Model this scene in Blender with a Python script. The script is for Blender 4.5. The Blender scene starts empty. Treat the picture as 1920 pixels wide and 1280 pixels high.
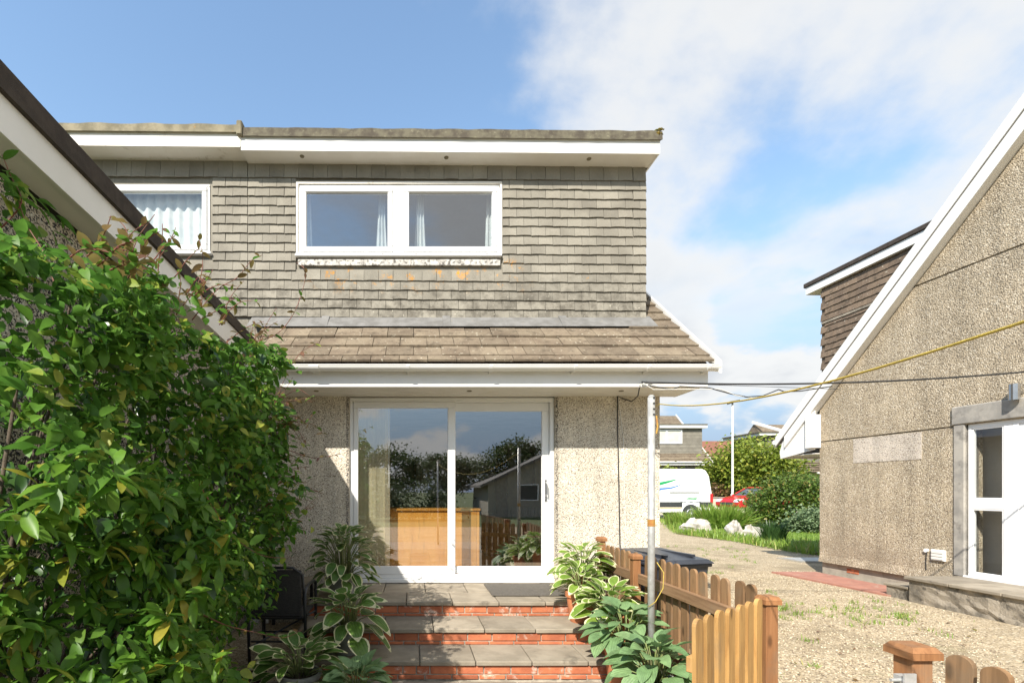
import bpy, math, random
import numpy as np
from mathutils import Vector, Matrix, Euler
R = math.radians
random.seed(7); rng = np.random.default_rng(7)
sc = bpy.context.scene
COL = sc.collection

# ------------------------------------------------------------------ camera
F, CX, CY, EYE = 900.0, 775.0, 919.0, 1.52
cd = bpy.data.cameras.new('camera'); cam = bpy.data.objects.new('camera', cd); COL.objects.link(cam)
cam.location = (0, 0, EYE); cam.rotation_euler = (R(90), 0, 0)
cd.sensor_fit = 'HORIZONTAL'; cd.sensor_width = 36; cd.lens = 36 * F / 1920
cd.shift_x = (960 - CX) / 1920; cd.shift_y = (CY - 640) / 1920
cd.clip_start = 0.05; cd.clip_end = 3000
sc.camera = cam
# ------------------------------------------------------------------ light
SUNV = Vector((-0.588, -0.96, 1.0)).normalized()      # towards the sun
ELEV = math.asin(SUNV.z); ROT = math.atan2(SUNV.x, SUNV.y)
sl = bpy.data.lights.new('sun', 'SUN'); sl.energy = 5.0; sl.angle = R(0.53); sl.color = (1.0, 0.94, 0.85)
so = bpy.data.objects.new('sun', sl); COL.objects.link(so)
so.rotation_euler = SUNV.to_track_quat('Z', 'Y').to_euler(); so.location = (-12, -20, 20)
w = bpy.data.worlds.new('World'); sc.world = w; w.use_nodes = True
nt = w.node_tree; nt.nodes.clear()
def wn(t, **k):
    n = nt.nodes.new(t)
    for a, b in k.items(): setattr(n, a, b)
    return n
def wl(a, b): nt.links.new(a, b)
wo = wn('ShaderNodeOutputWorld'); bg = wn('ShaderNodeBackground'); wl(bg.outputs[0], wo.inputs[0])
bg.inputs[1].default_value = 0.15
sky = wn('ShaderNodeTexSky', sky_type='NISHITA', sun_disc=False, sun_elevation=ELEV, sun_rotation=ROT)
sky.air_density = 1.6; sky.dust_density = 0.2; sky.ozone_density = 3.0
tc = wn('ShaderNodeTexCoord')
sep = wn('ShaderNodeSeparateXYZ'); wl(tc.outputs['Generated'], sep.inputs[0])
def wmath(op, a, b=None, c=None, clamp=False):
    n = wn('ShaderNodeMath', operation=op); n.use_clamp = clamp
    for i, v in enumerate((a, b, c)):
        if v is None: continue
        if isinstance(v, (int, float)): n.inputs[i].default_value = v
        else: wl(v, n.inputs[i])
    return n.outputs[0]
# clouds lie on a flat layer overhead: direction projected on it, flattened near the horizon
den = wmath('ADD', wmath('MAXIMUM', sep.outputs[2], 0.0), 0.42)
cmb = wn('ShaderNodeCombineXYZ')
wl(wmath('DIVIDE', sep.outputs[0], den), cmb.inputs[0]); wl(wmath('DIVIDE', sep.outputs[1], den), cmb.inputs[1])
cmb.inputs[2].default_value = 0.0
SKY_OFF = (1.2, 8.8, 3.3)
def wnoise(scale, detail, rough, dist=0.0, off=(0, 0, 0)):
    mp = wn('ShaderNodeMapping'); mp.inputs['Location'].default_value = off
    wl(cmb.outputs[0], mp.inputs[0])
    n = wn('ShaderNodeTexNoise'); n.inputs['Scale'].default_value = scale; n.inputs['Detail'].default_value = detail
    n.inputs['Roughness'].default_value = rough; n.inputs['Distortion'].default_value = dist
    wl(mp.outputs[0], n.inputs['Vector']); return n.outputs[0]
n1 = wnoise(1.5, 9, 0.54, 0.15, SKY_OFF)
n2 = wnoise(0.45, 2, 0.5, 0.0, (SKY_OFF[0] + 5, SKY_OFF[1], 2))
# the clear half of the sky lies to the north-west (left of the picture), cloud builds towards the south-east
east = wmath('MULTIPLY', wmath('ADD', wmath('SUBTRACT', wmath('MULTIPLY', sep.outputs[0], 0.95), wmath('MULTIPLY', sep.outputs[1], 0.12)), 0.05), 0.45)
cov = wmath('ADD', wmath('ADD', n1, wmath('MULTIPLY', wmath('SUBTRACT', n2, 0.5), 0.25)), wmath('MINIMUM', wmath('MAXIMUM', east, -0.20), 0.10))
mr = wn('ShaderNodeMapRange', interpolation_type='SMOOTHSTEP'); mr.inputs[1].default_value = 0.46; mr.inputs[2].default_value = 0.60
wl(cov, mr.inputs[0])
shade = wn('ShaderNodeMapRange', interpolation_type='SMOOTHSTEP'); shade.inputs[1].default_value = 0.55; shade.inputs[2].default_value = 0.85
wl(cov, shade.inputs[0])
cc = wn('ShaderNodeMix', data_type='RGBA'); wl(shade.outputs[0], cc.inputs[0])
cc.inputs[6].default_value = (3.9, 3.92, 3.9, 1); cc.inputs[7].default_value = (2.45, 2.6, 2.8, 1)
cm = wn('ShaderNodeMix', data_type='RGBA'); lowcut = wn('ShaderNodeMapRange', interpolation_type='SMOOTHSTEP'); lowcut.inputs[1].default_value = 0.12; lowcut.inputs[2].default_value = 0.40
wl(sep.outputs[2], lowcut.inputs[0]); wl(wmath('MULTIPLY', wmath('MULTIPLY', mr.outputs[0], lowcut.outputs[0]), 0.92), cm.inputs[0])
# pale haze low over the horizon, all the way round
hz = wn('ShaderNodeMapRange', interpolation_type='SMOOTHSTEP'); hz.inputs[1].default_value = 0.0; hz.inputs[2].default_value = 0.50; hz.inputs[3].default_value = 0.96; hz.inputs[4].default_value = 0.0
wl(sep.outputs[2], hz.inputs[0])
hm = wn('ShaderNodeMix', data_type='RGBA'); wl(hz.outputs[0], hm.inputs[0]); wl(sky.outputs[0], hm.inputs[6]); hm.inputs[7].default_value = (1.25, 1.85, 3.0, 1)
# a ring of smaller cumulus low over the horizon
lm = wn('ShaderNodeMapping'); lm.inputs['Scale'].default_value = (1, 1, 1.9); lm.inputs['Location'].default_value = (3.86, 1.3, 0.5); wl(tc.outputs['Generated'], lm.inputs[0])
ln = wn('ShaderNodeTexNoise'); ln.inputs['Scale'].default_value = 5.4; ln.inputs['Detail'].default_value = 9; ln.inputs['Roughness'].default_value = 0.5; ln.inputs['Distortion'].default_value = 0.1
wl(lm.outputs[0], ln.inputs['Vector'])
def wrange(v, a, b_, c=0.0, d=1.0):
    n = wn('ShaderNodeMapRange', interpolation_type='SMOOTHSTEP'); wl(v, n.inputs[0])
    for i, q in enumerate((a, b_, c, d)): n.inputs[i + 1].default_value = q
    return n.outputs[0]
lf = wmath('MULTIPLY', wrange(ln.outputs[0], 0.46, 0.55), wrange(sep.outputs[2], 0.24, 0.44, 1.0, 0.0))
lc = wn('ShaderNodeMix', data_type='RGBA'); wl(wrange(ln.outputs[0], 0.55, 0.78), lc.inputs[0]); lc.inputs[6].default_value = (4.0, 4.0, 3.95, 1); lc.inputs[7].default_value = (2.3, 2.45, 2.7, 1)
lmix = wn('ShaderNodeMix', data_type='RGBA'); wl(wmath('MULTIPLY', lf, 0.92), lmix.inputs[0]); wl(hm.outputs[2], lmix.inputs[6]); wl(lc.outputs[2], lmix.inputs[7])
wl(lmix.outputs[2], cm.inputs[6]); wl(cc.outputs[2], cm.inputs[7]); wl(cm.outputs[2], bg.inputs[0])
vs = sc.view_settings; vs.view_transform = 'Standard'; vs.look = 'None'; vs.exposure = 0.68; vs.gamma = 1; vs.use_curve_mapping = False
sc.cycles.use_denoising = True
sc.cycles.max_bounces = 8; sc.cycles.transparent_max_bounces = 12
sc.cycles.sample_clamp_indirect = 8

# ------------------------------------------------------------------ helpers: materials
def lin(r, g, b):
    f = lambda c: (c / 255 / 12.92) if c / 255 <= 0.04045 else ((c / 255 + 0.055) / 1.055) ** 2.4
    return (f(r), f(g), f(b))
class NT:
    def __init__(s, name):
        s.m = bpy.data.materials.new(name); s.m.use_nodes = True; s.t = s.m.node_tree; s.t.nodes.clear()
        s.out = s.n('ShaderNodeOutputMaterial'); s.p = s.n('ShaderNodeBsdfPrincipled'); s.l(s.p.outputs[0], s.out.inputs[0])
    def n(s, t, **k):
        x = s.t.nodes.new(t)
        for a, b in k.items(): setattr(x, a, b)
        return x
    def l(s, a, b): s.t.links.new(a, b)
    def val(s, sock, v):
        if isinstance(v, (int, float)): sock.default_value = v
        elif isinstance(v, tuple): sock.default_value = v if len(v) != 3 or sock.type == 'VECTOR' else (*v, 1)
        else: s.l(v, sock)
    def math(s, op, a, b=None, clamp=False):
        x = s.n('ShaderNodeMath', operation=op); x.use_clamp = clamp; s.val(x.inputs[0], a)
        if b is not None: s.val(x.inputs[1], b)
        return x.outputs[0]
    def mix(s, f, a, b, mode='MIX'):
        x = s.n('ShaderNodeMix', data_type='RGBA', blend_type=mode); s.val(x.inputs[0], f); s.val(x.inputs[6], a); s.val(x.inputs[7], b)
        return x.outputs[2]
    def rng(s, v, a, b, c=0.0, d=1.0, smooth=True):
        x = s.n('ShaderNodeMapRange', interpolation_type='SMOOTHSTEP' if smooth else 'LINEAR'); s.val(x.inputs[0], v)
        for i, q in enumerate((a, b, c, d)): x.inputs[i + 1].default_value = q
        return x.outputs[0]
    def pos(s): return s.n('ShaderNodeNewGeometry').outputs['Position']
    def mapv(s, v, scale=(1, 1, 1), loc=(0, 0, 0)):
        x = s.n('ShaderNodeMapping'); s.l(v, x.inputs[0]); x.inputs['Scale'].default_value = scale; x.inputs['Location'].default_value = loc
        return x.outputs[0]
    def noise(s, v, scale, detail=4, rough=0.55, dist=0.0):
        x = s.n('ShaderNodeTexNoise'); s.l(v, x.inputs['Vector']); x.inputs['Scale'].default_value = scale
        x.inputs['Detail'].default_value = detail; x.inputs['Roughness'].default_value = rough; x.inputs['Distortion'].default_value = dist
        return x.outputs[0]
    def vor(s, v, scale, feat='F1', rnd=1.0):
        x = s.n('ShaderNodeTexVoronoi', feature=feat); s.l(v, x.inputs['Vector']); x.inputs['Scale'].default_value = scale
        x.inputs['Randomness'].default_value = rnd; return x
    def rand(s):
        a = s.n('ShaderNodeObjectInfo').outputs['Random']; b = s.n('ShaderNodeNewGeometry').outputs['Random Per Island']
        return s.math('FRACT', s.math('ADD', a, b))
    def bump(s, h, strength=0.5, dist=0.01):
        x = s.n('ShaderNodeBump'); x.inputs['Strength'].default_value = strength; x.inputs['Distance'].default_value = dist
        s.l(h, x.inputs['Height']); s.l(x.outputs[0], s.p.inputs['Normal'])
    def scale(s, c, f):
        x = s.n('ShaderNodeVectorMath', operation='SCALE'); s.val(x.inputs[0], c); s.val(x.inputs['Scale'], f); return x.outputs[0]
    def done(s, col, rough=0.6, spec=0.4, metal=0.0):
        s.val(s.p.inputs['Base Color'], col); s.val(s.p.inputs['Roughness'], rough); s.p.inputs['Specular IOR Level'].default_value = spec
        s.p.inputs['Metallic'].default_value = metal; return s.m
MAT = {}
def M(name, c1, c2=None, rough=0.6, ns=6.0, rand=0.12, bump=0.0, bs=80.0, spec=0.4, metal=0.0, dirt=None, lo=0.35, hi=0.65, bd=0.004):
    q = NT(name); p = q.pos(); c2 = c2 or tuple(x * 0.8 for x in c1)
    col = q.mix(q.rng(q.noise(p, ns, 6, 0.6), lo, hi), c1, c2)
    if dirt: col = q.mix(q.math('MULTIPLY', q.rng(q.noise(q.mapv(p, (1, 1, 1), (9, 4, 2)), dirt[1], 7, 0.65), dirt[2], dirt[2] + 0.14), dirt[3]), col, dirt[0])
    if rand: col = q.scale(col, q.math('ADD', q.math('MULTIPLY', q.rand(), 2 * rand), 1 - rand))
    if bump: q.bump(q.noise(p, bs, 4, 0.65), bump, bd)
    MAT[name] = q.done(col, rough, spec, metal); return MAT[name]
def pebble(name, base, base2, dark, pale, scale, darkness, bump=1.0, joint=0.5):
    q = NT(name); p = q.pos()
    v = q.vor(p, scale); v2 = q.vor(q.mapv(p, (1, 1, 1), (5, 3, 1)), scale * 1.7)
    sp = q.n('ShaderNodeSeparateColor'); q.l(v.outputs['Color'], sp.inputs[0])
    sp2 = q.n('ShaderNodeSeparateColor'); q.l(v2.outputs['Color'], sp2.inputs[0])
    col = q.mix(sp.outputs[0], base, base2)
    col = q.mix(q.rng(sp.outputs[1], 0.70, 0.95), col, pale)
    blot = q.noise(p, 1.3, 4, 0.6)
    dk = q.math('LESS_THAN', sp2.outputs[1], q.math('MULTIPLY', q.rng(blot, 0.25, 0.75, 0.7, 1.3), darkness))
    col = q.mix(dk, col, dark)
    col = q.mix(q.math('MULTIPLY', q.rng(v.outputs['Distance'], 0.35, 0.75), joint), col, tuple(x * 0.45 for x in base))
    col = q.scale(col, q.rng(q.noise(p, 2.2, 5, 0.6), 0.3, 0.7, 0.88, 1.1))
    sx = q.n('ShaderNodeSeparateXYZ'); q.l(p, sx.inputs[0])
    if name == 'gravel':
        col = q.mix(q.math('MULTIPLY', q.rng(q.noise(q.mapv(p, (.55, .9, 1), (3, 1, 0)), 1.0, 6, 0.65), 0.50, 0.68), 0.55), col, (0.20, 0.16, 0.10))
        col = q.mix(q.math('MULTIPLY', q.rng(q.noise(q.mapv(p, (.5, 1.3, 1), (8, 2, 0)), 1.3, 7, 0.7), 0.56, 0.72), 0.45), col, (0.13, 0.14, 0.045))
    else:
        col = q.scale(col, q.rng(q.noise(q.mapv(p, (5, 5, .35)), 1.0, 5, 0.6), 0.35, 0.7, 1.06, 0.84))
        col = q.mix(q.math('MULTIPLY', q.math('MULTIPLY', q.rng(sx.outputs[2], 0.15, 0.95, 1.0, 0.0), q.rng(q.noise(p, 3.5, 6, 0.65), 0.32, 0.62)), 0.5), col, tuple(x * 0.42 for x in base))
    q.bump(q.math('SUBTRACT', 1.0, v.outputs['Distance']), bump, 0.012)
    MAT[name] = q.done(col, 0.85, 0.25)
def wood(name, c1, c2, rough=0.6, sc_=(22, 22, 1.6), knots=0.75):
    q = NT(name); o = q.n('ShaderNodeTexCoord').outputs['Object']
    r = q.n('ShaderNodeObjectInfo').outputs['Random']
    vv = q.n('ShaderNodeVectorMath', operation='ADD'); q.l(o, vv.inputs[0])
    cb = q.n('ShaderNodeCombineXYZ'); q.l(q.math('MULTIPLY', r, 37.0), cb.inputs[0]); q.l(q.math('MULTIPLY', r, 91.0), cb.inputs[2]); q.l(cb.outputs[0], vv.inputs[1])
    g = q.noise(q.mapv(vv.outputs[0], sc_), 1.6, 6, 0.6, 0.6)
    g2 = q.noise(q.mapv(vv.outputs[0], tuple(x * 4 for x in sc_)), 1.5, 3, 0.6)
    col = q.mix(q.rng(g, 0.35, 0.68), c1, c2)
    col = q.mix(q.math('MULTIPLY', q.rng(g2, 0.55, 0.75), 0.35), col, tuple(x * 0.45 for x in c2))
    kn = q.vor(q.mapv(vv.outputs[0], (9, 9, 3.2)), 1.0)
    col = q.mix(q.rng(kn.outputs['Distance'], 0.05, 0.17, knots, 0.0), col, tuple(x * 0.3 for x in c2))
    if knots: col = q.mix(q.math('MULTIPLY', q.rng(q.noise(q.mapv(vv.outputs[0], (3, 3, 2)), 1.4, 5, 0.6), 0.48, 0.72), 0.55), col, (0.20, 0.165, 0.115))
    col = q.scale(col, q.math('ADD', q.math('MULTIPLY', r, 0.4), 0.78))
    q.bump(g2, 0.25, 0.002); MAT[name] = q.done(col, rough, 0.3)
def leafm(name, c1, c2, c3=None, rough=0.38, trans=0.3, spec=0.45, back=1.25):
    q = NT(name)
    if name.startswith('hosta'):
        ox = q.n('ShaderNodeSeparateXYZ'); q.l(q.n('ShaderNodeTexCoord').outputs['Object'], ox.inputs[0])
        q.bump(q.math('SINE', q.math('MULTIPLY', ox.outputs[0], 62.0)), 0.22, 0.02)
    q.q = 0; r = q.rand(); col = q.mix(r, c1, c2)
    if c3: col = q.mix(q.rng(q.math('FRACT', q.math('MULTIPLY', r, 7.31)), 0.8, 0.95), col, c3)
    col = q.scale(col, q.rng(q.noise(q.pos(), 28, 3), 0.3, 0.7, 0.85, 1.15))
    bf = q.n('ShaderNodeNewGeometry').outputs['Backfacing']
    col = q.mix(q.math('MULTIPLY', bf, 0.5), col, tuple(min(1, x * back + 0.02) for x in c1))
    q.done(col, rough, spec)
    t = q.n('ShaderNodeBsdfTranslucent'); q.l(q.scale(col, 1.5), t.inputs[0])
    mx = q.n('ShaderNodeMixShader'); mx.inputs[0].default_value = trans; q.l(q.p.outputs[0], mx.inputs[1]); q.l(t.outputs[0], mx.inputs[2])
    q.l(mx.outputs[0], q.out.inputs[0]); MAT[name] = q.m
def glass(name, refl, tint=(0.93, 0.96, 0.95)):
    q = NT(name); q.t.nodes.remove(q.p)
    tr = q.n('ShaderNodeBsdfTransparent'); tr.inputs[0].default_value = (*tint, 1)
    gl = q.n('ShaderNodeBsdfGlossy'); gl.inputs['Roughness'].default_value = 0.0
    lw = q.n('ShaderNodeLayerWeight'); lw.inputs[0].default_value = 0.5
    f = q.math('ADD', q.math('MULTIPLY', q.math('POWER', lw.outputs['Facing'], 4.0), 1.0 - refl), refl, True)
    bf = q.n('ShaderNodeNewGeometry').outputs['Backfacing']; f = q.math('MULTIPLY', f, q.math('SUBTRACT', 1.0, bf))
    # panes of a sealed unit are never quite flat
    b = q.n('ShaderNodeBump'); b.inputs['Strength'].default_value = 0.05; b.inputs['Distance'].default_value = 0.01
    q.l(q.noise(q.pos(), 1.7, 1), b.inputs['Height']); q.l(b.outputs[0], gl.inputs['Normal'])
    mx = q.n('ShaderNodeMixShader'); q.l(f, mx.inputs[0]); q.l(tr.outputs[0], mx.inputs[1]); q.l(gl.outputs[0], mx.inputs[2])
    q.l(mx.outputs[0], q.out.inputs[0]); MAT[name] = q.m

pebble('peb_cream', (0.71, 0.64, 0.52), (0.63, 0.565, 0.455), (0.12, 0.085, 0.055), (0.80, 0.75, 0.65), 95, 0.17, 0.5, 0.15)
pebble('peb_edge', (0.66, 0.58, 0.46), (0.5, 0.44, 0.36), (0.035, 0.035, 0.04), (0.75, 0.70, 0.60), 75, 0.40, 0.6, 0.25)
pebble('peb_tan', (0.53, 0.44, 0.31), (0.45, 0.37, 0.26), (0.15, 0.115, 0.08), (0.68, 0.60, 0.47), 66, 0.16, 0.7, 0.4)
pebble('peb_patch', (0.66, 0.59, 0.50), (0.58, 0.51, 0.43), (0.2, 0.15, 0.11), (0.66, 0.58, 0.46), 75, 0.15, 0.5, 0.3)
pebble('gravel', (0.50, 0.405, 0.265), (0.43, 0.345, 0.23), (0.19, 0.14, 0.09), (0.66, 0.57, 0.42), 48, 0.16, 0.7, 0.5)
M('white', (0.80, 0.79, 0.76), (0.76, 0.75, 0.71), 0.38, 3, 0, dirt=((0.5, 0.46, 0.38), 2.5, 0.62, 0.25))
M('white_old', (0.78, 0.75, 0.68), (0.74, 0.70, 0.62), 0.5, 3, 0, dirt=((0.36, 0.30, 0.2), 6, 0.57, 0.6), bump=0.15, bs=40)
M('upvc', (0.83, 0.83, 0.82), (0.80, 0.80, 0.79), 0.28, 2, 0)
M('van_white', (0.84, 0.84, 0.83), (0.82, 0.82, 0.81), 0.2, 2, 0)
M('felt', (0.075, 0.062, 0.045), (0.14, 0.125, 0.085), 0.9, 9, 0, bump=0.6, bs=120, dirt=((0.27, 0.25, 0.17), 26, 0.56, 0.6))
M('felt_old', (0.28, 0.245, 0.165), (0.16, 0.14, 0.09), 0.9, 7, 0, bump=0.6, bs=120, dirt=((0.55, 0.27, 0.05), 7, 0.63, 0.7))
M('felt_dark', (0.045, 0.036, 0.03), (0.065, 0.052, 0.042), 0.95, 14, 0, bump=0.5, bs=220, dirt=((0.13, 0.11, 0.09), 130, 0.6, 0.6))
M('felt_spot', (0.045, 0.035, 0.03), (0.07, 0.055, 0.045), 0.95, 14, 0, bump=0.5, bs=220, dirt=((0.42, 0.22, 0.07), 16, 0.62, 0.8))
M('moss', (0.12, 0.13, 0.03), (0.32, 0.22, 0.04), 0.95, 18, 0, bump=1.0, bs=60, bd=0.02)
def tile_mat(name, c1, c2, lichen):
    q = NT(name); p = q.pos(); sx = q.n('ShaderNodeSeparateXYZ'); q.l(p, sx.inputs[0])
    col = q.mix(q.rng(q.noise(p, 3.0, 6, 0.6), 0.35, 0.65), c1, c2)
    col = q.scale(col, q.rng(q.noise(p, 160, 3, 0.7), 0.25, 0.75, 0.8, 1.2))
    if lichen:
        # soot-grey weathering and pale specks low down, orange lichen below the window sill
        low = q.rng(sx.outputs[2], 3.7, 4.35, 1.0, 0.0)
        xin = q.math('MULTIPLY', q.rng(sx.outputs[0], -0.9, -0.3), 1.0)
        col = q.mix(q.math('MULTIPLY', q.math('MULTIPLY', low, q.rng(q.noise(p, 9, 7, 0.7), 0.40, 0.68)), 0.65), col, (0.055, 0.047, 0.035))
        col = q.mix(q.math('MULTIPLY', low, q.rng(q.noise(p, 38, 2, 0.5), 0.70, 0.74)), col, (0.5, 0.47, 0.38))
        zm = q.math('MULTIPLY', q.rng(sx.outputs[2], 3.85, 4.1), q.rng(sx.outputs[2], 4.26, 4.34, 1.0, 0.0))
        xm = q.math('MULTIPLY', q.rng(sx.outputs[0], -1.3, -1.0), q.rng(sx.outputs[0], 1.2, 1.5, 1.0, 0.0))
        li = q.math('MULTIPLY', q.math('MULTIPLY', zm, xm), q.rng(q.noise(q.mapv(p, (1, 1, 1), (2.3, 0, 1.4)), 5.5, 8, 0.72), 0.535, 0.60)); li = q.math('MULTIPLY', li, q.rng(q.noise(p, 45, 4, 0.7), 0.38, 0.62))
        li2 = q.math('MULTIPLY', q.rng(q.noise(p, 7.5, 8, 0.7), 0.70, 0.74), 0.6)
        col = q.mix(q.math('MAXIMUM', li, li2), col, (0.52, 0.24, 0.03))
    else:
        col = q.mix(q.math('MULTIPLY', q.rng(q.noise(p, 12, 7, 0.7), 0.50, 0.70), 0.7), col, (0.06, 0.05, 0.035))
        col = q.mix(q.math('MULTIPLY', q.rng(q.noise(p, 30, 3, 0.5), 0.66, 0.70), 0.7), col, (0.50, 0.46, 0.36))
    col = q.scale(col, q.math('ADD', q.math('MULTIPLY', q.rand(), 0.28), 0.86))
    q.bump(q.noise(p, 180, 3, 0.6), 0.35, 0.003); MAT[name] = q.done(col, 0.85, 0.25)
tile_mat('tile', (0.265, 0.245, 0.20), (0.215, 0.197, 0.16), True)
tile_mat('roof_tile', (0.205, 0.165, 0.115), (0.15, 0.115, 0.08), False)
tile_mat('tile_brown', (0.20, 0.145, 0.10), (0.15, 0.11, 0.08), False)
M('lead', (0.21, 0.205, 0.195), (0.15, 0.145, 0.135), 0.55, 7, 0, bump=0.2, bs=25, dirt=((0.25, 0.22, 0.17), 9, 0.6, 0.5))
M('flaky', (0.60, 0.58, 0.53), (0.42, 0.40, 0.36), 0.8, 12, 0, bump=0.6, bs=60, dirt=((0.08, 0.07, 0.06), 24, 0.49, 0.9))
M('concrete', (0.40, 0.36, 0.29), (0.30, 0.27, 0.22), 0.9, 6, 0.08, bump=0.4, bs=90, dirt=((0.12, 0.105, 0.08), 4, 0.58, 0.6))
M('concrete_dark', (0.36, 0.31, 0.24), (0.13, 0.115, 0.09), 0.92, 2.6, 0, bump=0.8, bs=40, bd=0.012, dirt=((0.06, 0.055, 0.045), 7, 0.52, 0.8))
M('surround', (0.40, 0.37, 0.32), (0.26, 0.245, 0.22), 0.9, 5, 0, bump=0.4, bs=60, dirt=((0.10, 0.09, 0.08), 4, 0.55, 0.6))
M('slab', (0.315, 0.27, 0.205), (0.235, 0.20, 0.15), 0.88, 5, 0.14, bump=0.5, bs=140, dirt=((0.10, 0.085, 0.065), 5, 0.60, 0.7))
M('mortar', (0.46, 0.41, 0.33), (0.28, 0.25, 0.20), 0.95, 14, 0, bump=0.6, bs=120, dirt=((0.08, 0.07, 0.05), 8, 0.55, 0.7))
M('brick', (0.50, 0.165, 0.075), (0.38, 0.115, 0.055), 0.85, 9, 0.2, bump=0.5, bs=120, dirt=((0.72, 0.62, 0.52), 6.5, 0.56, 0.8))
M('red_concrete', (0.40, 0.19, 0.135), (0.32, 0.15, 0.11), 0.9, 5, 0, bump=0.3, bs=90, dirt=((0.42, 0.36, 0.28), 9, 0.55, 0.6))
M('terracotta', (0.56, 0.215, 0.095), (0.44, 0.165, 0.075), 0.8, 5, 0.14, bump=0.2, bs=60, dirt=((0.62, 0.46, 0.34), 7, 0.6, 0.5))
M('grey_pot', (0.34, 0.34, 0.32), (0.24, 0.24, 0.225), 0.7, 6, 0.1, bump=0.2)
M('soil', (0.05, 0.035, 0.022), (0.03, 0.02, 0.014), 0.95, 20, 0, bump=1.0, bs=60, bd=0.02)
M('galv', (0.50, 0.50, 0.48), (0.38, 0.375, 0.35), 0.42, 14, 0, metal=0.3, dirt=((0.33, 0.22, 0.10), 9, 0.6, 0.6))
M('rust', (0.35, 0.15, 0.045), (0.5, 0.33, 0.05), 0.8, 14, 0)
M('rope', (0.58, 0.42, 0.07), (0.46, 0.34, 0.08), 0.7, 60, 0, bump=0.6, bs=260)
M('cable', (0.022, 0.022, 0.024), (0.03, 0.03, 0.03), 0.5, 9, 0)
M('cable_pale', (0.72, 0.70, 0.64), None, 0.5, 9, 0)
M('bin', (0.030, 0.034, 0.044), (0.040, 0.045, 0.056), 0.36, 8, 0, bump=0.15, bs=200)
M('black_metal', (0.018, 0.019, 0.021), (0.028, 0.028, 0.030), 0.38, 9, 0, spec=0.5)
M('rattan', (0.024, 0.023, 0.022), (0.04, 0.037, 0.034), 0.6, 90, 0, bump=0.8, bs=90)
M('mat', (0.15, 0.135, 0.115), (0.11, 0.10, 0.085), 1.0, 60, 0, bump=1.0, bs=240, bd=0.01)
M('soffit', (0.76, 0.735, 0.68), (0.72, 0.69, 0.63), 0.45, 3, 0)
M('gasket', (0.02, 0.02, 0.02), None, 0.5, 9, 0)
M('chrome', (0.55, 0.55, 0.55), None, 0.25, 9, 0, metal=0.9)
M('plaster', (0.52, 0.47, 0.39), (0.50, 0.45, 0.38), 0.9, 3, 0)
M('ceiling', (0.62, 0.60, 0.56), None, 0.9, 3, 0)
M('carpet', (0.42, 0.34, 0.25), (0.36, 0.29, 0.21), 1.0, 40, 0, bump=0.5, bs=200)
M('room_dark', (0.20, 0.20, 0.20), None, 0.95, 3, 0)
M('blind', (0.80, 0.73, 0.52), (0.76, 0.69, 0.48), 0.8, 20, 0.06)
M('curtain', (0.66, 0.68, 0.66), (0.56, 0.60, 0.60), 0.9, 10, 0)
M('leather', (0.035, 0.026, 0.022), (0.05, 0.038, 0.03), 0.4, 9, 0)
M('cushion', (0.55, 0.48, 0.36), (0.10, 0.13, 0.10), 0.9, 9, 0, lo=0.52, hi=0.58)
M('dark_wood', (0.13, 0.045, 0.018), (0.09, 0.03, 0.012), 0.4, 9, 0)
M('picture', (0.18, 0.20, 0.15), (0.42, 0.38, 0.28), 0.6, 5, 0)
M('radiator', (0.7, 0.69, 0.66), None, 0.4, 3, 0)
wood('sideboard', (0.70, 0.34, 0.07), (0.62, 0.275, 0.05), 0.32, (5, 5, .8), 0.0)
wood('fence', (0.30, 0.175, 0.085), (0.20, 0.115, 0.055), 0.75)
wood('fence_rail', (0.27, 0.165, 0.09), (0.19, 0.11, 0.058), 0.7, (22, 1.6, 22))
wood('fence_gate', (0.47, 0.275, 0.095), (0.34, 0.185, 0.06), 0.65)
wood('fence_post', (0.38, 0.18, 0.075), (0.28, 0.125, 0.05), 0.65)
M('asphalt', (0.075, 0.075, 0.076), (0.055, 0.055, 0.056), 0.9, 3, 0, bump=0.4, bs=90)
M('ground', (0.075, 0.10, 0.030), (0.10, 0.12, 0.04), 0.95, 2, 0, bump=0.5, bs=20)
M('lawn', (0.13, 0.21, 0.025), (0.10, 0.17, 0.02), 0.9, 2, 0, bump=0.8, bs=60)
M('verge_soil', (0.16, 0.15, 0.06), (0.09, 0.11, 0.03), 0.95, 5, 0, bump=0.8, bs=30)
M('rock', (0.56, 0.53, 0.48), (0.34, 0.31, 0.26), 0.9, 5, 0.05, bump=0.8, bs=14, bd=0.03)
M('hill', (0.05, 0.075, 0.03), (0.07, 0.09, 0.04), 0.95, 0.2, 0)
M('red_roof', (0.24, 0.105, 0.065), (0.19, 0.085, 0.055), 0.85, 1.5, 0)
M('grey_roof', (0.16, 0.15, 0.14), (0.12, 0.11, 0.10), 0.85, 1.5, 0.1)
M('render_wall', (0.62, 0.56, 0.45), None, 0.9, 2, 0)
M('tyre', (0.02, 0.02, 0.02), None, 0.85, 9, 0)
M('dark_trim', (0.05, 0.052, 0.055), None, 0.6, 9, 0)
M('car_red', (0.52, 0.02, 0.022), None, 0.22, 9, 0)
M('car_blue', (0.03, 0.10, 0.42), None, 0.22, 9, 0)
M('car_glass', (0.06, 0.075, 0.08), None, 0.08, 9, 0, spec=0.8)
M('lamp_lens', (0.55, 0.03, 0.03), None, 0.2, 9, 0)
M('headlight', (0.75, 0.77, 0.78), None, 0.1, 9, 0)
M('logo_green', (0.02, 0.33, 0.11), None, 0.4, 9, 0); M('logo_blue', (0.07, 0.20, 0.55), None, 0.4, 9, 0)
M('logo_grey', (0.25, 0.27, 0.30), None, 0.4, 9, 0); M('logo_orange', (0.75, 0.40, 0.05), None, 0.4, 9, 0)
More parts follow.
